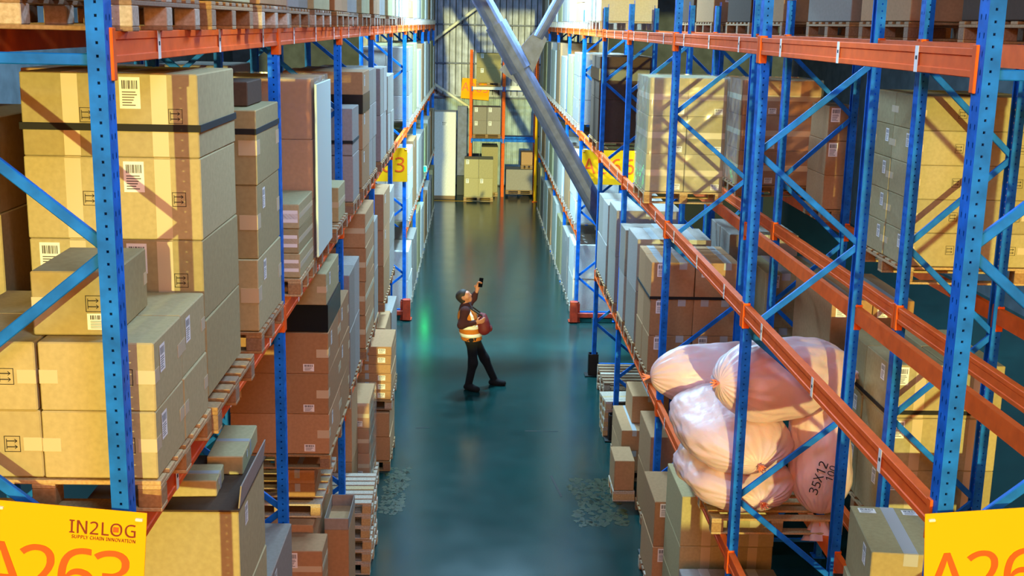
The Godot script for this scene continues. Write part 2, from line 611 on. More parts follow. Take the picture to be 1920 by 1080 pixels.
# a C-shaped perforated steel post; its web faces +x
func post_mesh(h: float) -> Mesh:
	var key := "post %.2f" % h
	if not meshes.has(key):
		var st := begin()
		for t: float in [0.0, 0.004]:
			var s := 1.0 if t == 0.0 else -1.0
			perforated(st, Vector3(-t, 0, 0), Vector3.BACK, Vector3.RIGHT * s, 0.1 - 2 * t, h, [-0.022, 0.022], 0.009, 0.022, 0.075)
			for q: float in [-1.0, 1.0]:
				perforated(st, Vector3(-0.035, 0, q * (0.05 - t)), Vector3.RIGHT, Vector3.BACK * q * s, 0.07 - 2 * t, h, [0.004], 0.010, 0.011, 0.05)
		for q: float in [-1.0, 1.0]:
			add_box(st, Vector3(-0.068, h / 2, q * 0.042), Vector3(0.004, h, 0.016))
		meshes[key] = st.commit()
	return meshes[key]

# front and rear post at x = front, rear; d = distance
func rack_upright(label: String, group: String, front: float, rear: float, d: float, high := 6.35, guard := "") -> void:
	var s := 1.0 if front > rear else -1.0      # the aisle lies towards s
	var o := thing("rack_upright", label, "rack frame", P(front, 0, d), 0.0, group)
	var deep := absf(front - rear)
	part("post", post_mesh(high), mat.blue, o, Vector3.ZERO, Basis(Vector3.UP, 0.0 if s > 0 else PI))
	part("post", post_mesh(high), mat.blue, o, Vector3(-s * deep, 0, 0), Basis(Vector3.UP, PI if s > 0 else 0.0))
	for x: float in [-s * 0.035, -s * (deep - 0.035)]:
		part("base_plate", box(Vector3(0.14, 0.012, 0.16), 0.002), mat.blue, o, Vector3(x, 0.006, 0))
	var nodes := []
	var y := 0.26
	var at_front := false
	while y < high - 0.3:
		nodes.append(Vector3(-s * (0.035 if at_front else deep - 0.035), y, 0))
		y += 0.69
		at_front = not at_front
	for i in nodes.size() - 1:
		var a: Vector3 = nodes[i]
		var b: Vector3 = nodes[i + 1]
		part("brace", box(Vector3(0.046, a.distance_to(b), 0.026), 0.004), mat.blue, o, (a + b) / 2, bar_basis(a, b))
	for yy: float in [0.2, high - 0.52]:
		part("tie", box(Vector3(deep - 0.06, 0.045, 0.028), 0.004), mat.blue, o, Vector3(-s * deep / 2, yy, 0))
	if guard != "":
		var g := thing("post_guard", "%s guard on the %s" % ["orange" if guard == "guard_orange" else "black", label.replace("perforated ", "").replace("steel ", "").replace("blue ", "").replace("bright ", "").replace("in the row ", "")], "post guard", P(front, 0, d))
		var st := begin()
		for q: float in [-1.0, 1.0]:
			add_box(st, Vector3(-s * 0.03, 0.2, q * 0.075), Vector3(0.16, 0.4, 0.014), 0.004)
		add_box(st, Vector3(s * 0.055, 0.2, 0), Vector3(0.014, 0.4, 0.15), 0.004)
		part("shield", st.commit(), mat[guard], g)
		if guard == "guard_orange":
			part("rail", box(Vector3(deep + 0.1, 0.1, 0.06), 0.01), mat[guard], g, Vector3(-s * deep / 2, 0.16, 0.11))
			part("upright", box(Vector3(0.16, 0.44, 0.12), 0.01), mat[guard], g, Vector3(s * 0.02, 0.24, 0.14))
		part("foot_flange", box(Vector3(0.24, 0.012, 0.24), 0.003), mat[guard], g, Vector3(0, 0.014, 0))

func beam_rail(length: float) -> Mesh:
	var key := "rail %.3f" % length
	if not meshes.has(key):
		meshes[key] = extrude(PackedVector2Array([Vector2(0.025, -0.003), Vector2(0.022, 0), Vector2(-0.025, 0), Vector2(-0.025, -0.122), Vector2(0.022, -0.122), Vector2(0.025, -0.119), Vector2(0.025, -0.094), Vector2(0.019, -0.09), Vector2(0.019, -0.034), Vector2(0.025, -0.03)]), length)
	return meshes[key]

# an orange beam along the aisle with its hook plates; the face looks towards s
func shelf_beam(label: String, group: String, x: float, y: float, d0: float, d1: float, s: float, papers := []) -> void:
	var o := thing("shelf_beam", label, "rack beam", P(x, y, (d0 + d1) / 2), 0.0 if s > 0 else PI, group)
	var l := d1 - d0 - 0.12
	part("rail", beam_rail(l), mat.orange, o)
	for q: float in [-1.0, 1.0]:
		part("connector", box(Vector3(0.056, 0.2, 0.045), 0.003), mat.orange, o, Vector3(0.004, -0.085, q * (l / 2 + 0.03)))
	for f: float in papers:
		part("bay_label", box(Vector3(0.0016, 0.122, 0.045), 0.0), mat.paper, o, Vector3(0.0262, -0.061, (0.5 - f) * l * s))
		part("bay_code", box(Vector3(0.001, 0.018, 0.022), 0.0), mat.ink, o, Vector3(0.0272, -0.055, (0.5 - f) * l * s))

# ------------------------------------------------------------------ signs
func letters(txt: String, high: float, parent: Node3D, at: Vector3, m: String, called := "letter", squeeze := 1.0, bold := 0) -> void:
	var f := SystemFont.new()
	f.font_names = PackedStringArray(["Droid Sans"])
	f.font_weight = 700 if bold else 400
	var t := TextMesh.new()
	t.font = f
	t.text = txt
	t.font_size = 64
	t.pixel_size = high / 46.0
	t.depth = 0.004
	t.curve_step = 1.0
	part(called, t, mat[m], parent, at, Basis().scaled(Vector3(squeeze, 1, 1)))

func aisle_sign(label: String, at: Vector3, w: float, h: float, txt: String, letter_h: float, spot: Vector2, gap: float, turn := 0.0) -> Node3D:
	var o := thing("aisle_sign", label, "sign", at, turn)
	part("board", box(Vector3(w, h, 0.006), 0.002), mat.yellow, o)
	for i in txt.length():
		letters(txt[i], letter_h, o, Vector3(spot.x + (i - (txt.length() - 1) / 2.0) * gap, spot.y, 0.0045), "letter")
	for q: float in [-1.0, 1.0]:
		part("cable_tie", box(Vector3(0.03, 0.012, 0.02), 0.003), mat.paper, o, Vector3(q * (w / 2 - 0.03), h / 2 - 0.03, 0.004))
	return o

# ------------------------------------------------------------------ the scene
func _ready() -> void:
	rng.seed = 20
	# camera: looks down the aisle from above the middle shelf
	var cam := Camera3D.new()
	cam.name = "camera"
	cam.fov = rad_to_deg(2.0 * atan(540.0 / 2247.1))
	cam.near = 0.1
	cam.far = 200.0
	cam.position = Vector3(0, CAM_H, 0)
	cam.basis = Basis(Vector3.UP, -0.0324) * Basis(Vector3.RIGHT, -0.2165) * Basis(Vector3.BACK, 0.0212)
	add_child(cam)
	cam.current = true

	# evening sky, seen by the hall only through the loading window behind the camera
	var sky_mat := ProceduralSkyMaterial.new()
	sky_mat.sky_top_color = Color(0.88, 0.58, 0.34)
	sky_mat.sky_horizon_color = Color(1.0, 0.60, 0.22)
	sky_mat.ground_horizon_color = Color(0.72, 0.50, 0.30)
	sky_mat.ground_bottom_color = Color(0.55, 0.38, 0.24)
	sky_mat.sky_energy_multiplier = SKY
	sky_mat.ground_energy_multiplier = SKY
	sky_mat.sun_angle_max = 1.0
	var sky := Sky.new()
	sky.sky_material = sky_mat
	var env := Environment.new()
	env.background_mode = Environment.BG_SKY
	env.sky = sky
	env.tonemap_mode = Environment.TONE_MAPPER_LINEAR
	env.tonemap_exposure = 1.0
	env.sdfgi_enabled = true
	env.ssao_enabled = true
	env.ssil_enabled = true
	var we := WorldEnvironment.new()
	we.name = "environment"
	we.environment = env
	add_child(we)

	# low evening sun from behind the camera
	var sun := DirectionalLight3D.new()
	sun.name = "sun"
	sun.light_color = Color(0.95, 0.93, 0.57)
	sun.light_energy = SUN
	sun.light_angular_distance = 0.4
	sun.shadow_enabled = true
	sun.basis = Basis(Vector3.UP, deg_to_rad(-SUN_AZ)) * Basis(Vector3.RIGHT, deg_to_rad(-SUN_EL))
	add_child(sun)

	make_materials()
	# cool lamps added out of view to light the aisle: [x, d, energy]
	for l in ADDED_LAMPS:
		lamp(l[0], l[1], l[2], l[3])

	build_shell()
	build_racks()
	build_signs()
	fill_rack_a()
	fill_rack_b()
	fill_far_racks()
	build_end()
	build_bags()
	build_person()
	build_small()

const UNSEEN := [  # cartons buried in the loads, of which the photograph shows nothing
	"tan carton, bottom inner of the tall strapped stack behind the low A263 load",
	"brown carton, bottom inner of the tall film-wrapped load on the middle A263 shelf",
	"brown carton, middle inner of the tall film-wrapped load on the middle A263 shelf",
	"dark brown carton, lower of the thin dark stack behind the lone squat A263 carton",
	"dark brown carton, upper of the thin dark stack behind the lone squat A263 carton",
	"grey-brown carton, upper-middle of the grey-topped pile at foot of second A263 post",
	"brown carton, lower inner of the pale crossed pallets under the small carton pair, A263",
	"brown carton, lower aisle-side of the pale crossed pallets under the small carton pair, A263",
	"brown carton, bottom of the brown pile leaning into aisle under second A263 bay",
	"grey-brown carton, front of the first load along the top A263 shelf",
	"grey-brown carton, rear of the first load along the top A263 shelf",
	"tan carton, lower of the first shaded load in the rack behind A263",
	"tan carton, upper of the first shaded load in the rack behind A263",
	"grey-brown carton, lower inner of the grey-sided stack behind the great brown stack",
	"tan carton, lower inner front of the half-lit stack low behind the pink bags",
	"brown carton, lower of the low load in rear rack facing first A266 post",
	"grey-brown carton, lower rear of the low rear-rack load past the half-lit stack",
	"brown carton, upper of the first load on top of the rack behind A266",
	"dark brown carton, upper of the second load on top of the rack behind A266",
	"brown carton, upper of the third load on top of the rack behind A266",
	"grey-brown carton, upper of the fourth load on top of the rack behind A266",
	"brown carton, upper of the fifth load on top of the rack behind A266",
	"dark brown carton, upper of the sixth load on top of the rack behind A266",
	"brown carton, upper of the seventh load on top of the rack behind A266",
	"dark brown carton, upper of the eighth load on top of the rack behind A266",
	"tan carton, bottom inner of the yellow-lit load on floor under the pink bags",
	"grey-brown carton, lower aisle-side of the grey-topped load in front of the yellow-lit one",
	"grey-brown carton, lower inner of the grey-topped load in front of the yellow-lit one",
	"brown carton, lower inner of the brown floor load beside third A266 post",
	"brown carton, upper inner of the brown floor load beside third A266 post",
	"brown carton, lower inner of the orange-lit floor cartons past third A266 post",
	"brown carton, upper inner of the orange-lit floor cartons past third A266 post",
	"pale carton, bottom inner of the first far A263 load, lower shelf",
	"pale carton, top inner of the first far A263 load, lower shelf",
	"grey-brown carton, bottom inner of the first far A263 load, middle shelf",
	"grey-brown carton, middle inner of the first far A263 load, middle shelf",
	"brown carton, bottom inner of the first far A263 load, top shelf",
	"brown carton, middle inner of the first far A263 load, top shelf",
	"brown carton, top inner of the first far A263 load, top shelf",
	"brown carton, middle aisle-side of the first far A263 load, top shelf",
	"brown carton, top aisle-side of the first far A263 load, top shelf",
	"pale carton, bottom inner of the first far A266 load, lower shelf",
	"pale carton, top inner of the first far A266 load, lower shelf",
	"grey-brown carton, bottom inner of the first far A266 load, middle shelf",
	"grey-brown carton, middle inner of the first far A266 load, middle shelf",
	"brown carton, top aisle-side of the first far A266 load, top shelf",
	"brown carton, bottom inner of the first far A266 load, top shelf",
	"brown carton, middle inner of the first far A266 load, top shelf",
	"brown carton, top inner of the first far A266 load, top shelf",
]
const SKY := 2.4
const SUN := 1.12
const SUN_AZ := 0.4
const SUN_EL := 4.0
const ADDED_LAMPS := [[0.35, 2.5, 13.0, 7.6], [0.35, 7.0, 14.0, 7.6], [0.35, 11.5, 12.0, 7.6], [0.35, 16.0, 10.0, 7.6], [-2.6, 22.1, 175.0, 9.6], [0.35, 22.1, 175.0, 9.6], [3.3, 22.1, 175.0, 9.6], [0.35, 26.5, 130.0, 9.6]]

func lamp(x: float, d: float, energy: float, y: float) -> void:
	var o := thing("added_lamp", "added cool white lamp out of view under the roof, %s along the hall" % ORD[used.get("added_lamp", 0)], "lamp", P(x, y, d), 0.0, "added lamps under the roof")
	part("housing", box(Vector3(1.24, 0.08, 0.5), 0.01), mat.zinc, o, Vector3(0, 0.06, 0))
	var glow := StandardMaterial3D.new()
	glow.albedo_color = Color(0.9, 0.95, 1.0)
	glow.emission_enabled = true
	glow.emission = Color(0.75, 0.9, 1.0)
	glow.emission_energy_multiplier = 1.5
	part("diffuser", box(Vector3(1.2, 0.02, 0.46), 0.003), glow, o, Vector3(0, 0.01, 0))
	for q: float in [-0.5, 0.5]:
		part("hanger", box(Vector3(0.02, 10.45 - y, 0.02), 0.0), mat.zinc, o, Vector3(q, 0.1 + (10.4 - y) / 2, 0))
	var a := AreaLight3D.new()
	a.name = "light"
	a.area_size = Vector2(1.2, 0.46)
	a.light_color = Color(0.68, 0.83, 1.0) if d < 20.0 else Color(0.68, 0.88, 1.0)
	a.light_energy = energy
	a.area_range = 60.0
	a.area_attenuation = 2.0
	a.shadow_enabled = true
	a.position = Vector3(0, -0.02, 0)
	a.rotation_degrees.x = -90
	o.add_child(a)

func build_shell() -> void:
	# painted green concrete
	var fl := StandardMaterial3D.new()
	fl.albedo_color = Color(0.07, 0.23, 0.22)
	fl.albedo_texture = noise_tex(41, 0.008, Color(0.84, 0.86, 0.86), Color(1, 1, 1), 1024, 4)
	fl.roughness = 0.3
	fl.roughness_texture = noise_tex(44, 0.012, Color(0.6, 0.6, 0.6), Color(0.7, 0.7, 0.7), 512, 2)
	fl.metallic_specular = 0.42
	fl.uv1_triplanar = true
	fl.uv1_world_triplanar = true
	fl.uv1_scale = Vector3(0.23, 0.23, 0.23)
	struct("floor", box(Vector3(21.6, 0.3, 54.6), 0.0), fl, P(1.5, -0.15, 18.5))
	struct("ceiling", box(Vector3(21.6, 0.3, 54.6), 0.0), mat.roof, P(1.5, 10.65, 18.5))
	struct("wall_left", box(Vector3(0.3, 10.5, 54.0), 0.0), mat.wall, P(-9.15, 5.25, 18.5))
	struct("wall_right", box(Vector3(0.3, 10.5, 54.0), 0.0), mat.wall, P(12.15, 5.25, 18.5))
	# the wall behind the camera: sill, lintel and piers round one wide loading window
	var st := begin()
	add_box(st, Vector3(0, 1.35, 0), Vector3(21.6, 2.7, 0.3))
	add_box(st, Vector3(0, 10.35, 0), Vector3(21.6, 0.3, 0.3))
	add_box(st, Vector3(-10.3, 6.45, 0), Vector3(1.0, 7.5, 0.3))
	add_box(st, Vector3(10.3, 6.45, 0), Vector3(1.0, 7.5, 0.3))
	struct("wall_front", st.commit(), mat.wall, P(1.5, 0, -8.65))
	# end wall: ribbed cladding sheets on girts
	struct("wall_back", box(Vector3(21.6, 10.5, 0.2), 0.0), mat.wall, P(1.5, 5.25, 45.3))
	var wall := get_node("wall_back")
	var prof := PackedVector2Array()
	var wide := 0.92
	for k in 4:
		var x := -wide / 2 + k * wide / 4
		for q: Array in [[0.0, 0.0], [0.15, 0.0], [0.165, 0.035], [0.205, 0.035], [0.22, 0.0]]:
			prof.append(Vector2(x + q[0], q[1]))
	prof.append(Vector2(wide / 2, 0))
	prof.append(Vector2(wide / 2, -0.01))
	prof.append(Vector2(-wide / 2, -0.01))
	var up := Basis(Vector3.RIGHT, Vector3.BACK, Vector3.DOWN)     # profile x-y to x-z, length to y
	var tall := extrude(prof, 7.1)
	var low := extrude(prof, 3.3)
	for k in 10:
		var x := -5.4 + k * wide
		part("cladding_sheet", tall, mat.cladding, wall, Vector3(x, 1.65, 0.115), up)
		part("cladding_sheet", low, mat.cladding_blue, wall, Vector3(x, -3.55, 0.112), up)
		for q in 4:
			part("rib_shade_strip", box(Vector3(0.03, 7.0, 0.05), 0.004), mat.seam, wall, Vector3(x - wide / 2 + q * wide / 4 + 0.11, 1.65, 0.125))  # dark bars put the shade of the rib gaps into colour
	for y: float in [1.9, 3.3, 4.55, 5.95, 7.4]:
		var g := struct("trim_%d" % (int(y)), box(Vector3(9.2, 0.06, 0.05), 0.004), mat.grey_blue, P(0.4, y, 45.1))
	struct("column", box(Vector3(0.42, 10.5, 0.3), 0.01), mat.grey_blue, P(-1.83, 5.25, 44.6))
	struct("column_001", box(Vector3(0.42, 10.5, 0.3), 0.01), mat.grey_blue, P(2.9, 5.25, 44.6))

const POSTS_A := [4.69, 8.64, 12.58, 16.53, 20.1]
const POSTS_B := [5.0, 8.95, 12.9, 16.85, 20.2]
const POSTS_FAR := [24.1, 28.0, 31.9, 35.8, 39.7]

func build_racks() -> void:
	for i in 5:
		var w: String = ["at the large A263 sign", "second from the large A263 sign", "third from the large A263 sign", "fourth from the large A263 sign", "at the cross-aisle end of A263"][i]
		rack_upright("blue perforated steel rack frame %s" % w, "rack frames", AISLE_A, -2.32, POSTS_A[i])
		w = w.replace("A263", "A266")
		rack_upright("blue perforated steel rack frame %s" % w, "rack frames", AISLE_B, 2.98, POSTS_B[i], 6.35, "guard_black" if i >= 2 else "")
		rack_upright("blue rear rack frame backing onto the one %s" % w, "rack frames", 4.09, 3.27, POSTS_B[i])
		if i < 4:
			rack_upright("shaded blue rear rack frame behind the one %s" % w.replace("A266", "A263"), "rack frames", -3.5, -2.62, POSTS_A[i])
		var f := "%s in the row beyond the cross aisle" % ORD[i]
		rack_upright("bright blue rack frame %s, A263 side" % f, "rack frames", AISLE_A, -2.32, POSTS_FAR[i], 6.35, "guard_orange" if i == 0 else "")
		rack_upright("bright blue rack frame %s, A266 side" % f, "rack frames", AISLE_B, 2.98, POSTS_FAR[i], 6.35, "guard_orange" if i == 0 else "")
	var names := ["lower", "middle", "upper"]
	for b in 4:
		for l in 3:
			var y: float = LEVELS[l]
			var where := "%s level of the %s bay" % [names[l], ORD[b]]
			var lab: Array = [0.17, 0.5, 0.85]
			if l > 0 or b > 1:
				shelf_beam("orange front shelf beam, %s, rack A263" % where, "shelf beams", AISLE_A - 0.02, y, POSTS_A[b], POSTS_A[b + 1], 1, lab)
				shelf_beam("orange rear shelf beam, %s, rack A263" % where, "shelf beams", -2.30, y, POSTS_A[b], POSTS_A[b + 1], -1)
			shelf_beam("orange front shelf beam, %s, rack A266" % where, "shelf beams", AISLE_B + 0.02, y, POSTS_B[b], POSTS_B[b + 1], -1, lab)
			shelf_beam("orange rear shelf beam, %s, rack A266" % where, "shelf beams", 2.96, y, POSTS_B[b], POSTS_B[b + 1], 1)
			if l > 0 or b < 3:
				shelf_beam("orange beam, %s, inner face of rack behind A266" % where, "shelf beams", 3.29, y, POSTS_B[b], POSTS_B[b + 1], -1)
				shelf_beam("orange beam, %s, outer face of rack behind A266" % where, "shelf beams", 4.07, y, POSTS_B[b], POSTS_B[b + 1], 1)
			if l > 0 and b < 3:
				shelf_beam("shaded orange beam, %s, rack behind A263" % where, "shelf beams", -2.64, y, POSTS_A[b], POSTS_A[b + 1], 1)
	for l in range(1, 3):
		shelf_beam("orange shelf beam bridging the cross aisle, %s level, A263 side" % names[l], "shelf beams", AISLE_A - 0.02, LEVELS[l], POSTS_A[4], POSTS_FAR[0], 1, [0.3, 0.7])
		shelf_beam("orange shelf beam bridging the cross aisle, %s level, A266 side" % names[l], "shelf beams", AISLE_B + 0.02, LEVELS[l], POSTS_B[4], POSTS_FAR[0], -1, [0.3, 0.7])
	for b in 4:
		for l in 3:
			var where := "%s level, %s bay beyond the cross aisle" % [names[l], ORD[b]]
			shelf_beam("pale orange beam, %s, A263 side" % where, "shelf beams", AISLE_A - 0.02, LEVELS[l], POSTS_FAR[b], POSTS_FAR[b + 1], 1, [0.2, 0.6] if l > 0 else [])
			shelf_beam("pale orange beam, %s, A266 side" % where, "shelf beams", AISLE_B + 0.02, LEVELS[l], POSTS_FAR[b], POSTS_FAR[b + 1], -1, [0.2, 0.6] if l > 0 else [])

func build_signs() -> void:
	var s := aisle_sign("large yellow A263 sign with a dark red logo, on first rack frame", P(-1.655, 3.735, 4.615), 0.62, 0.62, "A263", 0.245, Vector2(-0.045, 0.005), 0.152)
	s.rotation.z = deg_to_rad(-5.0)
	letters("IN2LOG", 0.056, s, Vector3(0.135, 0.225, 0.0045), "letter_dark", "logo")
	letters("SUPPLY CHAIN INNOVATION", 0.0145, s, Vector3(0.14, 0.182, 0.0045), "letter_dark", "logo_line")
	part("logo_disc", box(Vector3(0.022, 0.022, 0.004), 0.005), mat.letter, s, Vector3(0.188, 0.2265, 0.0045))
	s = aisle_sign("large yellow A266 sign on the first rack frame opposite A263", P(2.375, 3.63, 4.92), 0.68, 0.62, "A266", 0.245, Vector2(0.01, -0.01), 0.165)
	s.rotation.z = deg_to_rad(4.5)
	aisle_sign("yellow A263 sign hung on the bright rack beyond the cross aisle", P(-1.92, 3.2, 24.02), 1.1, 0.68, "A263", 0.3, Vector2(0, 0), 0.27)
	aisle_sign("yellow A266 sign facing the cross aisle behind dark rack posts", P(2.68, 3.22, 24.02), 1.1, 0.7, "A266", 0.3, Vector2(0, 0.02), 0.27)
	s = aisle_sign("small tilted yellow A265 sign at the end wall racks", P(-0.05, 3.72, 43.1), 1.0, 0.72, "A265", 0.3, Vector2(0, 0.05), 0.24)
	s.rotation.z = deg_to_rad(-4.0)

# rack A263: from the near sign into the distance
func fill_rack_a() -> void:
	var t := LEVELS[1] + PALLET
	stack("low carton load beside first A263 post", 1, -2.30, -1.33, t, 4.67, 4.85, 5.82, 2, 2, "tan", {"nd": 2, "tape": "ends", "papers": 4 | 2})
	carton("single tan carton lying on top of the low load by A263 post", "single cartons", Vector3(0.345, 0.275, 0.55), P(-1.69, 4.672, 5.23), 0.03, "tan", 1, "ends", 4 | 16)
	stack("tall strapped stack behind the low A263 load", 1, -2.19, -1.335, t + 0.04, 5.73, 5.86, 6.72, 2, 4, "tan", {"tape": "v", "papers": 1 | 4, "straps": [5.47], "pallet": false})
	pallet("brown pallet jutting out below the tall strapped A263 stack", P(-1.78, LEVELS[1], 6.35), 0.98, 1.02, 1)
	stack("carton pile in the dark rack behind tall strapped stack", 1, -3.0, -2.35, t, 5.5, 5.95, 6.9, 1, 3, "tan", {"papers": 1, "wood": 1})
	stack("narrow strapped stack next to second A263 post", 1, -2.2, -1.33, t + 0.02, 5.46, 7.29, 8.14, 1, 3, "tan", {"tape": "ends", "papers": 1 | 2, "straps": [5.33], "wood": 1})
	carton("dark film-wrapped carton lying on the narrow strapped A263 stack", "single cartons", Vector3(0.6, 0.15, 0.5), P(-1.72, 5.462, 7.8), 0.0, "dark", 1, "", 0)
	stack("printed-tape load just past second A263 post", 1, -2.2, -1.33, t, 4.64, 8.98, 9.74, 1, 3, "tan", {"papers": 8, "tape": "h"})
	stack("tall film-wrapped load on the middle A263 shelf", 1, -2.3, -1.33, t, 5.53, 9.82, 10.74, 2, 3, "brown", {"film": 1, "wood": 1})
	var fo := thing("film_sheen_sheet", "pale greenish sheet added for film sheen along the aisle side of the wrapped A263 load", "foam sheet", P(-1.3, t, 10.28))
	part("sheet", box(Vector3(0.02, 1.42, 0.94), 0.008), mat.sheen, fo, Vector3(0, 0.71, 0))  # pale sheet added for the white sheen of the film wrap
	carton("lone squat carton on orange beam past the wrapped A263 load", "single cartons", Vector3(0.56, 0.34, 0.58), P(-1.61, t, 11.9), 0.0, "tan", 1, "h", 16)
	pallet("brown pallet under the lone squat carton of A263", P(-1.78, LEVELS[1], 11.75), 0.94, 1.0, 1)
	stack("thin dark stack behind the lone squat A263 carton", 1, -2.25, -1.85, t, 5.0, 12.1, 12.3, 1, 2, "dark", {"pallet": false})
	stack("slim strapped pile past third A263 post", 1, -2.2, -1.33, t, 5.08, 12.96, 13.65, 1, 2, "grey", {"tape": "v", "straps": [4.72], "wood": 1})
	stack("black-banded tall pile in third A263 bay", 1, -2.25, -1.33, t, 5.42, 14.1, 15.0, 1, 3, "brown", {"bands": [[5.05, 0.22]], "papers": 2, "wood": 1})
	stack("plain tall pile in third A263 bay", 1, -2.25, -1.34, t, 5.4, 15.15, 16.2, 1, 3, "grey", {"nd": 2, "wood": 1})
	stack("first pile past fourth A263 post, middle shelf", 1, -2.25, -1.33, t, 5.36, 16.85, 17.95, 1, 2, "grey", {"nd": 2, "wood": 1})
	stack("last pile before the cross aisle, middle A263 shelf", 1, -2.25, -1.33, t, 5.2, 18.2, 19.5, 1, 2, "grey", {"nd": 2, "wood": 1})
	# lower level, standing on loads below
	var b := LEVELS[0] + PALLET
	stack("big yellowish load under the A263 middle shelf", 1, -2.25, -1.35, b, 3.2, 6.55, 7.4, 1, 2, "tan", {"papers": 2, "wood": 1})
	var sl := thing("shaded_sheet", "brown cardboard sheet darkened by painted shade over the big yellowish A263 load", "cardboard sheet", P(-1.80, 3.205, 6.98))
	part("sheet", box(Vector3(0.92, 0.012, 0.9), 0.003), mat["dark1"], sl, Vector3(0, 0.006, 0))  # dark tone paints the shade lying on top of this load
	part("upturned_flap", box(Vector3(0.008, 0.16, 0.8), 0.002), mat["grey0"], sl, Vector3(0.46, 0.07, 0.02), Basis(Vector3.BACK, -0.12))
	carton("small grey-topped carton on brown sheet, nearer of the pair", "small cartons on the brown sheet", Vector3(0.29, 0.1, 0.28), P(-1.66, 3.22, 6.86), 0.05, "tan", 1, "x", 2)
	carton("small grey-topped carton on brown sheet, farther of the pair", "small cartons on the brown sheet", Vector3(0.22, 0.12, 0.6), P(-1.54, 3.22, 7.38), 0.03, "tan", 1, "x", 2)
	stack("huge brown load in second A263 bay", 1, -2.25, -1.33, b, 3.2, 10.66, 12.5, 1, 3, "brown", {"nd": 2, "tape": "ends", "papers": 2 | 16, "wood": 1})
	carton("flat carton wrapped in black film on the huge brown load", "single cartons", Vector3(0.62, 0.26, 1.0), P(-1.65, 3.202, 11.2), 0.0, "dark", 1, "", 0)
	ring("wrap_band", "black film wound round the flat carton on huge brown load", "plastic film", -1.96, -1.34, 3.33, 10.7, 11.7, 0.25, "band", 0.006)
	carton("tan carton topping the black-filmed one on the huge brown load", "single cartons", Vector3(0.52, 0.29, 1.0), P(-1.6, 3.464, 11.15), 0.0, "tan", 1, "ends", 2)
	stack("grey-sided load right behind the huge brown load", 1, -2.25, -1.35, b, 3.3, 12.75, 13.9, 1, 2, "grey", {"nd": 2, "wood": 1})
	stack("brown-fronted tall load in third A263 bay, lower shelf", 1, -2.25, -1.33, b, 3.72, 14.4, 15.6, 1, 4, "brown", {"tape": "h", "wood": 1})
	stack("shaded load below the plain tall A263 pile", 1, -2.25, -1.34, b, 3.4, 15.75, 16.35, 1, 2, "grey", {"wood": 1})
	stack("lower load past fourth A263 post", 1, -2.2, -1.3, b, 3.6, 16.95, 18.1, 1, 3, "brown", {"papers": 2, "wood": 1})
	stack("lower load next to the cross aisle, A263", 1, -2.2, -1.33, b, 3.4, 18.3, 19.6, 1, 3, "grey", {"wood": 1})
	# floor level
	stack("grey-topped pile at foot of second A263 post", 1, -1.95, -1.36, PALLET, 2.26, 7.55, 8.55, 1, 4, "grey", {"papers": 2, "only_top": 2})
	stack("small orange-lit carton pair on pallets, A263 floor", 1, -1.86, -1.52, 1.44, 1.72, 11.05, 11.5, 1, 2, "brown", {"pallet": false, "tape": "t"})
	stack("pale crossed pallets under the small carton pair, A263", 1, -2.2, -1.5, PALLET, 1.28, 10.75, 12.3, 2, 2, "brown", {"wood": 3})
	pallet("pale empty pallet carrying the small orange-lit carton pair", P(-1.85, 1.29, 11.55), 0.8, 1.3, 3)
	stack("brown pile leaning into aisle under second A263 bay", 1, -1.72, -1.36, PALLET, 1.22, 10.3, 10.7, 1, 3, "brown", {"tape": "h", "papers": 1})
	var tr := thing("carton_tray", "open cardboard tray with folded flap on the brown aisle pile", "cardboard tray", P(-1.33, 0, 11.45))
	part("body", box(Vector3(0.24, 0.92, 0.62), 0.006), mat["brown0"], tr, Vector3(0, 0.6, 0))
	for q: float in [-1.0, 1.0]:
		part("wall", box(Vector3(0.008, 0.12, 0.62), 0.002), mat["grey1"], tr, Vector3(q * 0.116, 1.12, 0))
		part("wall", box(Vector3(0.24, 0.12, 0.008), 0.002), mat["grey0"], tr, Vector3(0, 1.12, q * 0.306))
	pallet("brown pallet under the open cardboard tray", P(-1.36, 0, 11.45), 0.5, 0.8, 1)
	for k in 6:
		pallet("bare whitish pallet, %s from the floor, beside open tray" % ORD[k], P(-1.5, k * (PALLET - 0.004), 12.78), 0.8, 0.9, 3, false, 0.02 * (k % 3 - 1), "bare pallets stacked in the aisle")
	stack("brown wrapped pile on pale pallet beside third A263 post", 1, -1.95, -1.27, 0.42, 1.4, 14.15, 15.0, 1, 3, "brown", {"tape": "h", "papers": 1 | 16, "wood": 3, "film": 1})
	for k in 2:
		pallet("pale pallet, %s, under brown wrapped aisle pile" % ["lowest", "second up"][k], P(-1.6, k * (PALLET - 0.01), 14.62), 0.74, 0.98, 3)
	stack("thin flat cartons stacked at A263's aisle edge", 1, -1.75, -1.1, 1.0, 1.74, 15.55, 16.5, 1, 6, "brown", {"nd": 1, "papers": 1 | 16, "tape": "t", "wood": 2})
	stack("mixed cartons under thin flat cartons, A263 edge", 1, -1.75, -1.12, PALLET, 0.83, 15.5, 16.5, 1, 2, "brown", {"papers": 1, "wood": 1})
	stack("floor load past fourth A263 post", 1, -2.2, -1.3, PALLET, 1.6, 17.1, 18.2, 1, 2, "brown", {"wood": 1})
	stack("floor load next to cross aisle, A263", 1, -2.2, -1.3, PALLET, 1.5, 18.5, 19.7, 1, 2, "grey", {"wood": 1})
	stack("floor load behind the huge brown load", 1, -2.2, -1.4, PALLET, 1.74, 13.32, 14.0, 1, 2, "brown", {"wood": 1})
	# top level
	t = LEVELS[2] + PALLET
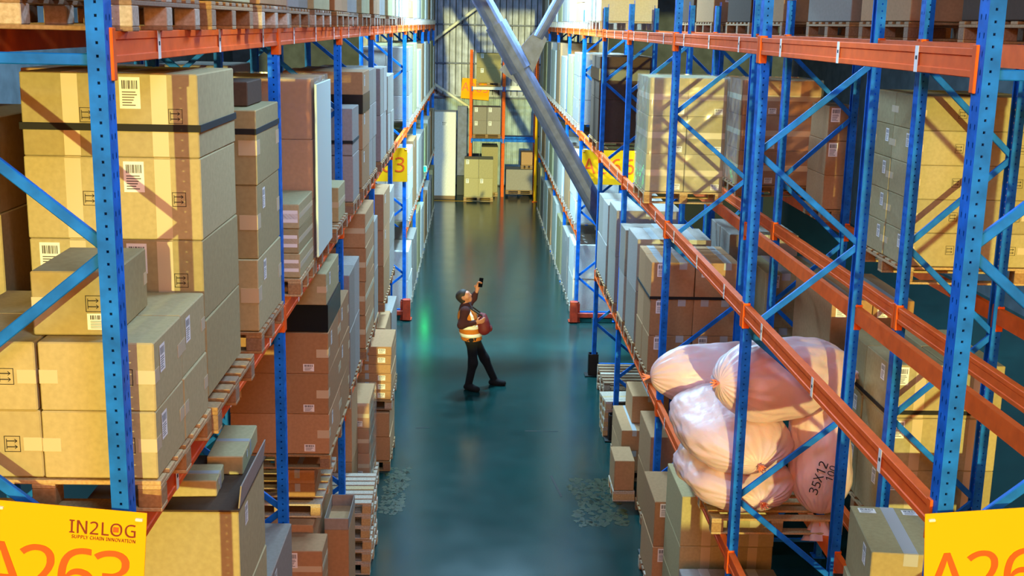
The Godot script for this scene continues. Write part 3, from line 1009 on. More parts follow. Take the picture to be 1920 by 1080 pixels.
	var loads := [[4.85, 6.0], [6.15, 7.25], [7.4, 8.45], [8.85, 9.9], [10.0, 11.1], [11.3, 12.35], [12.8, 13.9], [14.1, 15.2], [15.4, 16.3], [16.8, 18.0], [18.3, 19.8]]
	for i in loads.size():
		stack("%s load along the top A263 shelf" % (ORD + ["eleventh"])[i], 1, -2.3, -1.36 + 0.03 * (i % 3), t, t + [0.7, 0.9, 0.8][i % 3], loads[i][0], loads[i][1], 1, 1, ["grey", "tan", "brown"][i % 3], {"wood": 1 if i % 2 else 2, "nd": 2, "papers": 2})
	# the dark rack behind
	for i in 3:
		var d: float = [7.2, 9.3, 13.2][i]
		stack("%s shaded load in the rack behind A263" % ORD[i], 1, -3.45, -2.65, LEVELS[1] + PALLET, [5.4, 5.6, 5.5][i], d, d + 1.1, 1, 2, ["tan", "brown", "grey"][i], {"wood": 1})

# rack A266 and the rack that stands back to back with it
func fill_rack_b() -> void:
	var b := LEVELS[0] + PALLET
	# near carton pair, turned a little
	carton("grey-taped carton with paper slips by first A266 post, on top", "cartons by the near A266 post", Vector3(0.47, 0.42, 0.74), P(2.74, 2.46, 7.1), deg_to_rad(-7), "tan", -1, "t", 32 | 2)
	carton("sunlit carton under the grey-taped one by first A266 post", "cartons by the near A266 post", Vector3(0.48, 0.42, 0.76), P(2.73, b, 7.08), deg_to_rad(-7), "tan", -1, "t", 2)
	ring("strap", "black strap round the lower carton by first A266 post", "strap", 2.44, 3.02, 2.35, 6.66, 7.5, 0.03, "strap").rotation.y = deg_to_rad(-7)
	pallet("pale pallet under the two cartons by first A266 post", P(2.72, LEVELS[0], 7.1), 0.9, 1.0, 0)
	stack("great brown stack behind the pink bags", -1, 2.05, 3.08, b, 3.34, 13.55, 14.65, 2, 3, "brown", {"nd": 2, "tape": "t2", "papers": 1, "straps": [2.92], "wood": 1})
	stack("grey-sided stack behind the great brown stack", -1, 2.05, 3.0, b, 3.38, 14.85, 15.75, 2, 2, "grey", {"tape": "t", "wood": 1})
	stack("narrow stack before fourth A266 post", -1, 2.05, 3.0, b, 3.3, 16.0, 16.6, 1, 2, "grey", {"tape": "t", "wood": 1})
	stack("tall grey stack past fourth A266 post", -1, 2.05, 3.0, b, 3.4, 17.1, 18.05, 1, 2, "grey", {"tape": "t", "wood": 1})
	stack("grey stack next to the cross aisle, A266", -1, 2.05, 3.0, b, 3.3, 18.3, 19.7, 1, 2, "grey", {"tape": "t", "nd": 2, "wood": 1})
	# middle shelf
	var t := LEVELS[1] + PALLET
	stack("sunlit wrapped stack on the middle A266 shelf", -1, 2.03, 2.97, t, 5.42, 14.25, 15.2, 2, 3, "tan", {"tape": "h", "papers": 16, "film": 1})
	stack("dark wrapped stack over the cross aisle", -1, 2.06, 3.0, t, 5.5, 20.45, 21.9, 2, 2, "dark", {"nd": 2, "wood": 1, "bands": [[5.2, 0.2]]})
	# back-to-back rack
	stack("shaded wrapped stack in the rack behind A266", -1, 3.3, 4.3, t, 5.38, 15.0, 16.0, 2, 3, "brown", {"tape": "h", "papers": 16, "film": 1, "wood": 1})
	stack("small shaded stack in rack behind A266", -1, 3.82, 4.14, t, 5.2, 13.0, 13.7, 1, 3, "brown", {"papers": 1, "wood": 1})
	stack("bright yellow-lit stack behind A266", -1, 3.42, 4.42, t + 0.1, 5.52, 9.3, 10.3, 2, 5, "tan", {"nd": 2, "tape": "ends", "papers": 2 | 4, "wood": 0})
	stack("strapped stack low in the rack behind A266", -1, 3.36, 4.3, b, 3.38, 9.2, 10.4, 2, 3, "tan", {"nd": 2, "tape": "v", "papers": 1 | 2, "straps": [2.98]})
	stack("low stack behind the strapped rear stack", -1, 3.4, 4.2, b, 3.5, 11.0, 12.3, 2, 2, "brown", {"tape": "t", "papers": 1})
	stack("half-lit stack low behind the pink bags", -1, 3.3, 4.25, b, 3.3, 13.2, 14.3, 2, 2, "tan", {"nd": 2, "tape": "t", "papers": 1})
	stack("low load in rear rack facing first A266 post", -1, 3.35, 4.2, b, 2.75, 6.2, 7.6, 1, 2, "brown", {"tape": "t", "papers": 2})
	stack("low rear-rack load past the half-lit stack", -1, 3.3, 4.2, b, 3.4, 15.2, 16.5, 1, 2, "grey", {"nd": 2, "tape": "t"})
	var top := LEVELS[2] + PALLET
	var loads := [[5.3, 6.7, 0.9, "brown"], [7.0, 8.3, 1.0, "dark"], [9.3, 10.5, 1.0, "brown"], [10.8, 12.2, 0.85, "grey"], [13.2, 14.4, 0.8, "brown"], [14.8, 16.2, 0.95, "dark"], [17.2, 18.5, 0.9, "brown"], [18.8, 20.0, 0.8, "dark"]]
	for i in loads.size():
		var l: Array = loads[i]
		stack("%s load on top of the rack behind A266" % ORD[i], -1, 3.3, 4.2, top, top + l[2], l[0], l[1], 1, 2, l[3], {"wood": 1, "papers": 1})
	# floor level
	stack("yellow-lit load on floor under the pink bags", -1, 2.0, 2.9, PALLET, 1.66, 10.6, 11.5, 2, 3, "tan", {"tape": "v", "wood": 1})
	stack("grey-topped load in front of the yellow-lit one", -1, 1.95, 2.85, PALLET, 1.05, 9.4, 10.35, 2, 2, "grey", { "wood": 1, "tape": "t"})
	stack("brown floor load beside third A266 post", -1, 1.92, 2.85, PALLET, 1.15, 11.7, 12.6, 2, 2, "brown", {"wood": 2, "papers": 1})
	stack("orange-lit floor cartons past third A266 post", -1, 2.0, 2.7, PALLET, 0.72, 15.2, 16.3, 2, 2, "brown", {"wood": 2, "tape": "t"})
	carton("single carton standing on the orange-lit A266 floor cartons", "single cartons", Vector3(0.5, 0.38, 0.7), P(2.42, 0.725, 15.85), 0.0, "brown", -1, "t", 0)
	stack("lone carton at the aisle edge of A266", -1, 1.84, 2.1, PALLET, 0.55, 14.5, 15.05, 1, 1, "brown", {"wood": 3})
	stack("floor load between third and fourth A266 posts", -1, 2.1, 2.95, PALLET, 1.3, 13.3, 14.3, 1, 2, "brown", {"wood": 1})
	for k in 4:
		pallet("bare pale pallet, %s from floor, by fourth A266 post" % ORD[k], P(2.35, k * (PALLET - 0.004), 17.22), 0.8, 0.5, 3, false, 0.03 * k, "bare pallets by the A266 posts")
	for k in 3:
		pallet("bare grey pallet, %s from floor, inside last A266 bay" % ORD[k], P(2.5, k * (PALLET - 0.004), 18.9), 0.8, 1.1, 2, false, 0.0, "bare pallets by the A266 posts")

# the bright racks beyond the cross aisle; pale carton tones paint in their strong light
func fill_far_racks() -> void:
	for s: int in [1, -1]:
		var side: String = "A263" if s > 0 else "A266"
		var x0 := -2.3 if s > 0 else 2.05
		var x1 := -1.36 if s > 0 else 3.0
		for l in 4:
			var base: float = PALLET if l == 0 else LEVELS[l - 1] + PALLET
			var high: float = [1.45, 1.5, 1.5, 1.2][l]
			for b in 4:
				for k in 2:
					var d: float = POSTS_FAR[b] + 0.22 + k * 1.8
					var h := high * (0.8 + 0.2 * rng.randf())
					var first := b == 0 and k == 0
					var nth: String = ORD[b * 2 + k]
					stack("%s far %s load, %s" % [nth, side, ["floor level", "lower shelf", "middle shelf", "top shelf"][l]], s, x0, x1, base, base + h, d, d + 1.35 + 0.25 * rng.randf(), 2 if first else 1, (3 if l > 0 else 2) if first else 1, ["pale", "grey", "tan", "pale", "brown"][(b * 2 + k + l * 3) % 5], {"far": true, "papers": 2 if b < 2 else 0, "wood": 3})
		for k in 2:
			stack("%s load over the cross aisle, %s side" % [ORD[k], side], s, x0, x1, LEVELS[2] + PALLET, LEVELS[2] + 1.1, 20.5 + 1.8 * k, 21.8 + 1.8 * k, 1, 1, "pale", {"far": true, "wood": 3})

# the end of the aisle
func build_end() -> void:
	var c := thing("white_crate", "tall white sheeted crate standing on end by the end wall", "crate", P(-1.08, 0, 41.9))
	part("skid", box(Vector3(0.74, 0.12, 0.9), 0.01), mat.wood2, c, Vector3(0, 0.06, 0))
	part("body", box(Vector3(0.76, 2.9, 0.9), 0.015), mat.white0, c, Vector3(0, 1.57, 0))
	part("shipping_label", sheet(0.2, 0.14), mat.print, c, Vector3(-0.02, 2.62, 0.4515))
	var pn := thing("steel_panel", "tall blue-grey steel panel standing between white crate and end rack", "panel", P(-0.5, 0, 42.6))
	part("plinth", box(Vector3(0.34, 0.7, 0.1), 0.01), mat.seam, pn, Vector3(0, 0.35, 0))
	part("sheet", box(Vector3(0.34, 2.45, 0.08), 0.01), mat.grey_blue, pn, Vector3(0, 1.93, 0))
	# cross rack with orange posts and pale beams
	for i in 3:
		var x: float = [-0.2, 0.95, 2.1][i]
		var o := thing("end_rack_post", "%s orange rack post of the cross rack at the end wall" % ["crate-side", "centre", "A266-side"][i], "rack post", P(x, 0, 42.3))
		for q: float in [0.0, -1.0]:
			part("post", post_mesh(5.1), mat.guard_orange if q < 0 else mat.orange, o, Vector3(0, 0, q), Basis(Vector3.UP, -PI / 2))
		for k in 5:
			var a := Vector3(0, 0.4 + k * 0.9, -0.08 if k % 2 == 0 else -0.92)
			var e := Vector3(0, 0.4 + (k + 1) * 0.9, -0.92 if k % 2 == 0 else -0.08)
			part("brace", box(Vector3(0.03, a.distance_to(e), 0.03), 0.003), mat.guard_orange, o, (a + e) / 2, bar_basis(a, e, Vector3.RIGHT))
	for i in 2:
		for l in 2:
			var o := thing("cross_beam", "%s beam of the end cross rack, %s bay" % [["lower blue", "upper white"][l], ["crate-side", "A266-side"][i]], "rack beam", P([0.375, 1.525][i], [2.0, 3.8][l], 42.26))
			part("rail", box(Vector3(1.06, 0.1, 0.05), 0.004), mat["blue" if l == 0 else "paper"], o)
			part("rear_rail", box(Vector3(1.06, 0.1, 0.05), 0.004), mat["blue" if l == 0 else "paper"], o, Vector3(0, 0, -0.98))
			for q: float in [-1.0, 1.0]:
				part("hook_plate", box(Vector3(0.04, 0.16, 0.06), 0.003), mat.blue, o, Vector3(q * 0.54, -0.02, 0))
	stack("honey-coloured pile on pallet at the end wall", -1, -0.4, 0.6, PALLET, 1.45, 41.1, 42.0, 2, 2, "tan", {"papers": 1, "wood": 0})
	stack("big carton behind the honey-coloured pile", -1, 0.2, 0.78, PALLET, 1.75, 42.4, 43.2, 1, 1, "tan", {"wood": 0})
	stack("grey cartons on lower shelf of the end rack", -1, -0.12, 0.85, 2.06 + PALLET, 3.15, 42.3, 43.2, 2, 2, "grey", {"papers": 1, "wood": 1})
	stack("cartons atop the upper white end beam", -1, -0.02, 0.82, 3.86 + PALLET, 5.0, 42.3, 43.2, 1, 2, "tan", {"papers": 1, "wood": 0})
	stack("wide grey carton low in the A266-side end bay", -1, 1.08, 2.02, PALLET + 0.1, 0.98, 42.3, 43.2, 1, 1, "grey", {"wood": 1})
	stack("small carton in the A266-side end bay", -1, 1.6, 2.0, 1.0 + PALLET, 1.6, 42.3, 42.9, 1, 1, "brown", {"wood": 1})
	var y := thing("yellow_post", "slim yellow bollard rail standing at the aisle's far corner", "bollard", P(2.06, 0, 41.2))
	part("pipe", box(Vector3(0.1, 3.1, 0.1), 0.02), mat.yellow, y, Vector3(0, 1.55, 0))
	part("foot", box(Vector3(0.2, 0.02, 0.2), 0.004), mat.orange, y, Vector3(0, 0.01, 0))
	for i in 2:
		var a: Vector3 = [P(-1.62, 5.35, 44.42), P(-1.62, 3.85, 44.42)][i]
		var e: Vector3 = [P(0.35, 6.85, 44.42), P(-0.2, 2.95, 44.42)][i]
		var o := thing("wall_brace", "white slanting brace rod before the end wall, %s one" % ["upper", "lower"][i], "brace", a)
		var st := begin()
		add_tube(st, Vector3.ZERO, e - a, 0.055, 0.055, 10)
		part("rod", st.commit(), mat.paper, o)
		part("gusset", box(Vector3(0.2, 0.2, 0.03), 0.004), mat.grey_blue, o)
	# the big slanting roof brace over the cross aisle
	var r := thing("roof_brace", "thick grey-blue tubular steel brace slanting across the aisle to the roof", "roof brace", P(3.84, 0, 21.5))
	var dir := Vector3(-0.589, 1.0, 0).normalized()
	var st2 := begin()
	add_tube(st2, Vector3(0, 0, 0), dir * 11.9, 0.165, 0.165, 20)
	part("tube", st2.commit(), mat.grey_blue, r)
	st2 = begin()
	add_tube(st2, dir * 6.05, dir * 6.95, 0.2, 0.2, 20)
	part("sleeve", st2.commit(), mat.grey_blue, r)
	part("foot_plate", box(Vector3(0.6, 0.03, 0.6), 0.005), mat.grey_blue, r, Vector3(0, 0.015, 0))
	var gp := PackedVector2Array([Vector2(-3.45, 5.2), Vector2(-2.78, 5.95), Vector2(-2.62, 5.75), Vector2(-2.98, 4.85)])
	part("gusset_plate", extrude(gp, 0.03), mat.grey_blue, r)
	st2 = begin()
	add_tube(st2, Vector3(-2.78, 5.78, 0), Vector3(-0.36, 10.3, 0), 0.09, 0.09, 16)
	part("secondary_strut", st2.commit(), mat.grey_blue, r)

# ------------------------------------------------------------------ plump plastic bags
func bag(label: String, a: Vector3, b: Vector3, r: float, seed_: int, wide := 1.0, high := 1.0, tail := 0.0) -> Node3D:
	var o := thing("plastic_bag", label, "bag", a, 0.0, "stuffed plastic bags on the pallet")
	var axis := b - a
	var l := axis.length()
	var z := axis / l
	var x := Vector3.UP.cross(z)
	x = x.normalized() if x.length() > 0.3 else Vector3.RIGHT
	var y := z.cross(x).normalized()
	var n := FastNoiseLite.new()
	n.seed = seed_
	n.frequency = 1.0
	n.fractal_octaves = 3
	var rings := []
	var rows := 64
	var seg := 96
	var pleats := 19 + seed_ % 4
	for k in rows + 1:
		var t := float(k) / rows
		var e := minf(t, 1 - t) * 2.0                     # 0 at the ends, 1 in the middle
		var rr := r * pow(sin(PI * 0.5 * clampf(e * 1.45 + 0.004, 0.0, 1.0)), 0.62)
		var along := t * l
		# the ends dimple in towards the knot
		var dimple := 0.1 * r * exp(-e * 18.0)
		along += dimple if t < 0.5 else -dimple
		var ring_ := []
		for i in seg:
			var th := TAU * i / seg
			var dirv := x * cos(th) * wide + y * sin(th) * high
			var pw := exp(-e * 6.5)
			var f := 1.0 + 0.085 * pw * cos(pleats * th + 2.2 * n.get_noise_2d(th * 2.0, seed_)) + 0.03 * pw * cos(pleats * 2 * th + t * 9)
			f += 0.09 * n.get_noise_3d(cos(th) * 1.4, sin(th) * 1.4, t * 2.2) + 0.022 * n.get_noise_3d(cos(th) * 5, sin(th) * 5, t * 5 + 7)
			f += 0.012 * (1.0 - absf(n.get_noise_3d(cos(th) * 7, sin(th) * 7, t * 3 + 3))) * pw * 2
			var v := z * along + dirv * rr * f
			v.y *= 0.97
			ring_.append(v)
		rings.append(ring_)
	part("skin", loft(rings), mat.bag, o)
	# knots: a puckered tuft at each end
	for s in 2:
		var st := begin()
		var c: Vector3 = z * (0.05 * r) if s == 0 else z * (l - 0.05 * r)
		var out := -z if s == 0 else z
		for i in 7:
			var th := TAU * i / 7.0
			add_tube(st, c, c + out * 0.06 + (x * cos(th) + y * sin(th)) * 0.035, 0.014, 0.004, 6)
		part("knot", st.commit(), mat.knot, o)
	if tail > 0.0:
		var tr := []
		for k in 14:
			var q := k / 13.0
			var ring2 := []
			for i in 28:
				var th := TAU * i / 28.0
				var w := lerpf(0.05, 0.13, q) * (1.0 + 0.25 * cos(5 * th + q * 2))
				ring2.append(axis + z * (q * tail - 0.03) + x * cos(th) * w + y * sin(th) * w * 0.45)
			tr.append(ring2)
		part("tail", loft(tr), mat.bag, o)
	return o

func build_bags() -> void:
	pallet("pale pallet carrying the plump pink-white bags", P(2.55, LEVELS[0], 9.83), 1.1, 1.16, 0)
	bag("pinkish plastic bag on top of the pile, knot facing the aisle", P(1.94, 3.24, 9.1), P(3.28, 3.06, 10.0), 0.35, 1, 1.0, 1.0, 0.16)
	bag("bluish-white plastic bag at the back of the pile, upper aisle side", P(1.60, 2.87, 10.5), P(2.8, 2.95, 10.55), 0.28, 2)
	bag("broad peach bag in the middle, seam puckered beside the blue post", P(2.32, 2.56, 9.05), P(2.08, 2.76, 10.4), 0.26, 3, 1.75)
	bag("broad lowest peach bag with star-shaped knot under the diagonal brace", P(2.36, 2.24, 9.05), P(2.12, 2.32, 10.3), 0.23, 6, 1.95)
	var f := bag("upright cream bag with handwriting hanging over the pallet edge", P(2.96, 3.05, 9.75), P(2.93, 1.98, 9.33), 0.26, 7, 1.0, 1.0, 0.2)
	letters("35X12", 0.075, f, Vector3(-0.11, -0.64, 0.55), "ink", "handwriting")
	letters("100", 0.06, f, Vector3(-0.01, -0.6, 0.555), "ink", "handwriting")
	for c in f.get_children():
		if str(c.name).begins_with("handwriting"):
			c.basis = Basis(Vector3.RIGHT, -0.32) * Basis(Vector3.BACK, 1.2)

# ------------------------------------------------------------------ the person
func hand(bones: Array, wrist: Vector3, out: Vector3, palm: Vector3, curl: float, thumb_side: float) -> void:
	out = out.normalized()
	palm = (palm - out * palm.dot(out)).normalized()
	var across := out.cross(palm).normalized() * thumb_side
	for q: float in [-0.026, -0.009, 0.009, 0.026]:
		bones.append([wrist + across * q * 0.6, wrist + out * 0.085 + across * q, 0.016, 0.013])
	for i in 4:
		var q: float = [-0.03, -0.01, 0.01, 0.03][i]
		var ln: float = [0.024, 0.03, 0.033, 0.029][i]
		var p := wrist + out * 0.088 + across * q
		var d := out
		for k in 3:
			d = (d * cos(curl) + palm * sin(curl)).normalized()
			var e: Vector3 = p + d * ln * [1.25, 0.9, 0.75][k]
			bones.append([p, e, 0.0092 - 0.0007 * k, 0.0088 - 0.0008 * k])
			p = e
	var p0 := wrist + out * 0.025 + across * 0.032
	var p1 := p0 + (out * 0.6 + across * 0.7 + palm * 0.35).normalized() * 0.042
	var p2 := p1 + (out * 0.8 + across * 0.1 + palm * 0.6).normalized() * 0.032
	bones.append([p0, p1, 0.014, 0.0105])
	bones.append([p1, p2, 0.0105, 0.0085])

func join(list: Array) -> Mesh:
	var st := SurfaceTool.new()
	for m: Mesh in list:
		st.append_from(m, 0, Transform3D())
	return st.commit()

# a band of cloth round the spine between two heights; from-to: part of the turn in radians
func torso_band(y0: float, y1: float, puff: float, a0 := 0.0, a1 := TAU) -> Mesh:
	var rings := []
	var rows := maxi(2, int((y1 - y0) / 0.02))
	var seg := 48
	var n := FastNoiseLite.new()
	n.seed = 3
	n.frequency = 4.0
	for layer in 2:
		for k in rows + 1:
			var y := lerpf(y0, y1, float(k) / rows) if layer == 0 else lerpf(y1, y0, float(k) / rows)
			var t := (y - 0.82) / 0.6
			var c := Vector3(lerpf(-0.07, -0.185, t), y, 0)
			var top := smoothstep(0.74, 1.04, t)
			var rx := lerpf(0.165, 0.095, top) + 0.012 * sin(t * 5)
			var rz := lerpf(lerpf(0.205, 0.225, t), 0.12, top * top)
			var r := []
			for i in seg:
				var th := lerpf(a0, a1, float(i) / (seg if a1 - a0 > 6.2 else seg - 1))
				var v := c + Vector3(cos(th) * rx, 0, sin(th) * rz)
				var o := Vector3(cos(th), 0, sin(th))
				v += o * (puff + 0.012 * n.get_noise_3dv(v * 3.0) - (0.004 if layer == 1 else 0.0))
				r.append(v)
			rings.append(r)
	rings.append(rings[0])
	return loft(rings, false)

func build_person() -> void:
	var o := thing("person", "person in orange hi-vis vest and black trousers raising a phone overhead", "person", P(0.05, 0, 19.35))
	var hip_a := Vector3(-0.08, 0.88, 0.09)
	var hip_b := Vector3(-0.06, 0.88, -0.09)
	var knee_a := Vector3(-0.05, 0.47, 0.115)
	var knee_b := Vector3(0.145, 0.48, -0.145)
	var ankle_a := Vector3(-0.12, 0.085, 0.10)
	var ankle_b := Vector3(0.31, 0.09, -0.2)
	var chest := Vector3(-0.16, 1.24, 0)
	var neck := Vector3(-0.195, 1.43, 0)
	var sh_a := Vector3(-0.19, 1.37, 0.175)
	var sh_b := Vector3(-0.165, 1.375, -0.175)
	var el_a := Vector3(-0.25, 1.15, 0.235)
	var wr_a := Vector3(-0.01, 1.19, 0.215)
	var el_b := Vector3(-0.06, 1.50, -0.27)
	var wr_b := Vector3(0.005, 1.66, -0.20)
	var body := [
		[hip_a, knee_a, 0.08, 0.056], [knee_a, ankle_a, 0.054, 0.037], [hip_b, knee_b, 0.08, 0.056], [knee_b, ankle_b, 0.054, 0.037],
		[hip_a, hip_b, 0.105, 0.105], [Vector3(-0.07, 0.92, 0), chest, 0.125, 0.135], [chest, Vector3(-0.185, 1.36, 0), 0.13, 0.09],
		[sh_a, sh_b, 0.06, 0.06], [neck - Vector3(0, 0.04, 0), neck + Vector3(-0.005, 0.06, 0), 0.058, 0.052],
		[sh_a, el_a, 0.052, 0.041], [el_a, wr_a, 0.041, 0.028], [sh_b, el_b, 0.052, 0.041], [el_b, wr_b, 0.041, 0.028],
		[ankle_a, Vector3(0.0, 0.045, 0.19), 0.04, 0.034], [ankle_b, Vector3(0.445, 0.045, -0.18), 0.04, 0.034]]
	# head, tipped back to look up
	var hc := Vector3(-0.205, 1.575, 0)
	var turn := Basis(Vector3.UP, -0.15) * Basis(Vector3.BACK, 0.5)    # face along +x, tipped up
	var F := func(x: float, y: float, z: float) -> Vector3: return hc + turn * Vector3(x, y, z)
	var head := [
		[F.call(-0.02, 0.025, 0), F.call(0.02, 0.02, 0), 0.088, 0.082], [F.call(0.03, -0.03, 0), F.call(0.055, -0.085, 0), 0.062, 0.035],
		[F.call(0.085, 0.012, 0), F.call(0.108, -0.022, 0), 0.012, 0.016], [F.call(0.078, -0.052, -0.018), F.call(0.078, -0.052, 0.018), 0.014, 0.014],
		[F.call(0.078, -0.068, -0.012), F.call(0.078, -0.068, 0.012), 0.013, 0.013], [F.call(0.078, 0.03, -0.04), F.call(0.078, 0.03, 0.04), 0.02, 0.02],
		[F.call(0.062, -0.02, 0.045), F.call(0.05, -0.03, 0.055), 0.026, 0.02], [F.call(0.062, -0.02, -0.045), F.call(0.05, -0.03, -0.055), 0.026, 0.02],
		[F.call(-0.012, 0.015, 0.086), F.call(-0.008, -0.03, 0.08), 0.018, 0.011], [F.call(-0.012, 0.015, -0.086), F.call(-0.008, -0.03, -0.08), 0.018, 0.011],
		[F.call(-0.01, -0.06, 0), neck + Vector3(-0.005, 0.04, 0), 0.05, 0.054]]
	var hand_a := []
	hand(hand_a, wr_a, Vector3(0.9, 0.25, 0.05), Vector3(0, 0.4, -1), 0.45, 1.0)
	hand_a.append([wr_a - Vector3(0.03, 0, 0), wr_a, 0.029, 0.024])
	var hand_b := []
	hand(hand_b, wr_b, Vector3(0.25, 1, 0.05), Vector3(0.3, 0, 1), 0.5, -1.0)
	hand_b.append([wr_b - Vector3(0.01, 0.04, 0), wr_b, 0.029, 0.024])
	var skin := part("body", join([flesh(body, 0.014), flesh(head, 0.006, 90.0), flesh(hand_a, 0.005, 160.0), flesh(hand_b, 0.005, 160.0)]), mat.skin, o)
	for s: float in [-1.0, 1.0]:
		var eye := SphereMesh.new()
		eye.radius = 0.011
		eye.height = 0.022
		part("eye", eye, mat.ink, skin, F.call(0.09, 0.008, s * 0.032))
	var hair := [[F.call(-0.035, 0.035, 0), F.call(0.0, 0.05, 0), 0.09, 0.082], [F.call(-0.045, -0.03, 0), F.call(-0.05, 0.03, 0), 0.072, 0.085], [F.call(-0.01, 0.06, -0.03), F.call(-0.01, 0.06, 0.03), 0.062, 0.062]]
	part("hair", flesh(hair, 0.008, 80.0), mat.hair, o)
	var trousers := [
		[hip_a, knee_a, 0.094, 0.073], [knee_a, ankle_a + Vector3(0, 0.015, 0), 0.072, 0.062], [hip_b, knee_b, 0.094, 0.073], [knee_b, ankle_b + Vector3(0, 0.015, 0), 0.072, 0.062],
		[hip_a, hip_b, 0.115, 0.115], [hip_a + Vector3(0, 0.07, -0.02), hip_b + Vector3(0, 0.07, 0.02), 0.11, 0.11]]
	part("trousers", flesh(trousers, 0.013), mat.cloth_black, o)
	var shirt := [[sh_a, el_a, 0.068, 0.058], [el_a, wr_a - Vector3(0.02, 0, 0), 0.056, 0.042], [sh_b, el_b, 0.068, 0.057], [el_b, wr_b - Vector3(0.02, 0.06, 0.02), 0.055, 0.042],
		[sh_a, sh_b, 0.072, 0.072], [Vector3(-0.08, 0.95, 0), chest, 0.135, 0.145], [chest, Vector3(-0.185, 1.36, 0), 0.14, 0.1], [Vector3(-0.19, 1.38, 0), neck, 0.08, 0.066]]
	part("shirt", flesh(shirt, 0.013), mat.cloth_maroon, o)
	var vest := part("vest", torso_band(0.86, 1.395, 0.004), mat.vest, o)
	part("reflective_stripe", torso_band(0.925, 0.985, 0.012), mat.reflective, vest)
	part("reflective_stripe", torso_band(1.065, 1.125, 0.012), mat.reflective, vest)
	part("reflective_stripe", torso_band(1.12, 1.38, 0.012, 0.9, 1.2), mat.reflective, vest)
	part("reflective_stripe", torso_band(1.12, 1.38, 0.012, TAU - 1.2, TAU - 0.9), mat.reflective, vest)
	for s in 2:
		var an: Vector3 = [ankle_a, ankle_b][s]
		var toe: Vector3 = [Vector3(0.03, 0.04, 0.205), Vector3(0.475, 0.04, -0.175)][s]
		var fw := (toe - an) * Vector3(1, 0, 1)
		var heel := an * Vector3(1, 0, 1) - fw.normalized() * 0.05 + Vector3(0, 0.045, 0)
		var shoe := [[heel, toe, 0.045, 0.04], [an, an + Vector3(0, 0.02, 0), 0.05, 0.048], [heel + fw * 0.5, toe - fw * 0.15, 0.052, 0.045], [an, (heel + toe) / 2 + Vector3(0, 0.01, 0), 0.05, 0.05]]
		part("shoe", flesh(shoe, 0.009, 70.0), mat.cloth_black, o)
	var ph := thing("phone", "black phone held up in the person's raised hand", "phone", P(0.05, 0, 19.35) + wr_b + Vector3(0.05, 0.075, 0.035))
	ph.rotation = Vector3(0.0, 0.5, -0.15)
	part("case", box(Vector3(0.078, 0.158, 0.01), 0.003), mat.phone, ph, Vector3(0, 0.05, 0))
	part("screen", box(Vector3(0.07, 0.146, 0.002), 0.0), mat.phone, ph, Vector3(0, 0.05, -0.0055))
	var bagp := thing("shoulder_bag", "dark red bag carried against the person's chest", "bag", P(0.05, 0, 19.35) + Vector3(0.125, 1.0, 0.02))
	part("pouch", flesh([[Vector3(0, 0.06, -0.07), Vector3(0, 0.06, 0.07), 0.11, 0.11], [Vector3(-0.02, 0.16, -0.05), Vector3(-0.02, 0.16, 0.05), 0.1, 0.1], [Vector3(-0.03, 0.25, 0), Vector3(-0.05, 0.27, 0), 0.07, 0.05]], 0.013), mat.red_bag, bagp)
	part("pocket", flesh([[Vector3(0.09, 0.05, -0.05), Vector3(0.09, 0.05, 0.05), 0.05, 0.05]], 0.012), mat.red_bag, bagp)
	var st := begin()
	add_tube(st, Vector3(-0.03, 0.27, 0.07), Vector3(-0.25, 0.42, 0.12), 0.012, 0.012, 8)
	add_tube(st, Vector3(-0.03, 0.27, -0.07), Vector3(-0.25, 0.42, -0.12), 0.012, 0.012, 8)
	part("shoulder_strap", st.commit(), mat.ink, bagp)

# ------------------------------------------------------------------ marks on the floor and small fittings
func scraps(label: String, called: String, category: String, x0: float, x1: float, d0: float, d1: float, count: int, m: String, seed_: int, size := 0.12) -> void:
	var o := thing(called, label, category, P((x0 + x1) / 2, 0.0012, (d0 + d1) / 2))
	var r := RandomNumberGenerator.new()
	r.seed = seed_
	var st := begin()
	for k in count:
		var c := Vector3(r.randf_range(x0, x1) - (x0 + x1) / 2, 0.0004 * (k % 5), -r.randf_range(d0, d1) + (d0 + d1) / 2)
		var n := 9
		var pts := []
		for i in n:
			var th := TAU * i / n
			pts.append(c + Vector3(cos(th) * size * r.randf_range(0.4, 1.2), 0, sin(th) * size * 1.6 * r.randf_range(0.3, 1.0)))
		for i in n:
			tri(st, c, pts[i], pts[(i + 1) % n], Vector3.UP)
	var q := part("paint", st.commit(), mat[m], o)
	q.set_meta("kind", "stuff")

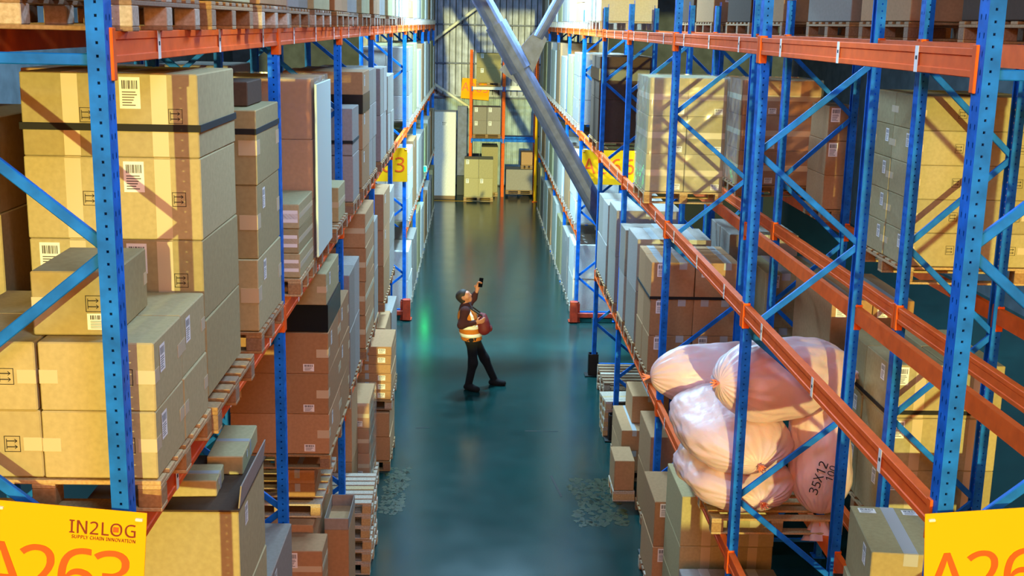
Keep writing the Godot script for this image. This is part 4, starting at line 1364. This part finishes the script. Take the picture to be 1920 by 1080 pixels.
func build_small() -> void:
	paint("reflection_yellow", Color(0.17, 0.23, 0.08), 0.3, 0.0, noise_tex(71, 0.03, Color(0.5, 0.6, 0.6), Color(1, 1, 1), 256, 4), 1.5)  # yellowish reflection painted onto the floor as small scraps
	scraps("yellowish reflection painted on green floor by third A263 post", "floor_reflection", "painted reflection", -1.15, -0.85, 14.0, 15.6, 170, "reflection_yellow", 1, 0.04)
	scraps("yellowish reflection painted on green floor by third A266 post", "floor_reflection", "painted reflection", 1.3, 1.95, 13.7, 15.3, 260, "reflection_yellow", 2, 0.045)
	var l := thing("floor_line", "yellow painted line along the foot of the white crate", "floor line", P(-0.9, 0.0015, 41.1))
	part("paint", box(Vector3(1.6, 0.002, 0.1), 0.0), mat.yellow, l)
	for k in 3:
		var s: Array = [[1.13, 15.0, 0.03, 0.75, 0.12], [1.05, 17.2, 0.5, 0.03, 0.0], [-0.75, 17.3, 0.22, 0.03, 0.1]][k]
		var c := thing("floor_scuff", "thin dark scuff on the green floor, %s" % ["beside the A266 yellow patch", "past the A266 yellow patch", "past the A263 yellow patch"][k], "floor mark", P(s[0], 0.0015, s[1]), s[4])
		part("mark", box(Vector3(s[2], 0.001, s[3]), 0.0), mat.ink, c)
	var e := thing("exit_sign", "small green exit lamp on the rack end beyond the cross aisle", "sign", P(-1.4, 2.2, 31.815))
	part("box", box(Vector3(0.2, 0.16, 0.06), 0.01), mat.paper, e)
	var g := StandardMaterial3D.new()
	g.albedo_color = Color(0.1, 0.8, 0.4)
	g.emission_enabled = true
	g.emission = Color(0.05, 0.75, 0.25)
	g.emission_energy_multiplier = 0.7
	part("sign_lamp_face", box(Vector3(0.17, 0.13, 0.01), 0.002), g, e, Vector3(0, 0, 0.034))
	var om := OmniLight3D.new()
	om.name = "light"
	om.light_color = Color(0.15, 1.0, 0.5)
	om.light_energy = 0.6
	om.omni_range = 30.0
	om.omni_attenuation = 2.0
	om.light_size = 0.1
	om.shadow_enabled = true
	om.position = Vector3(0, 0, 0.12)
	e.add_child(om)
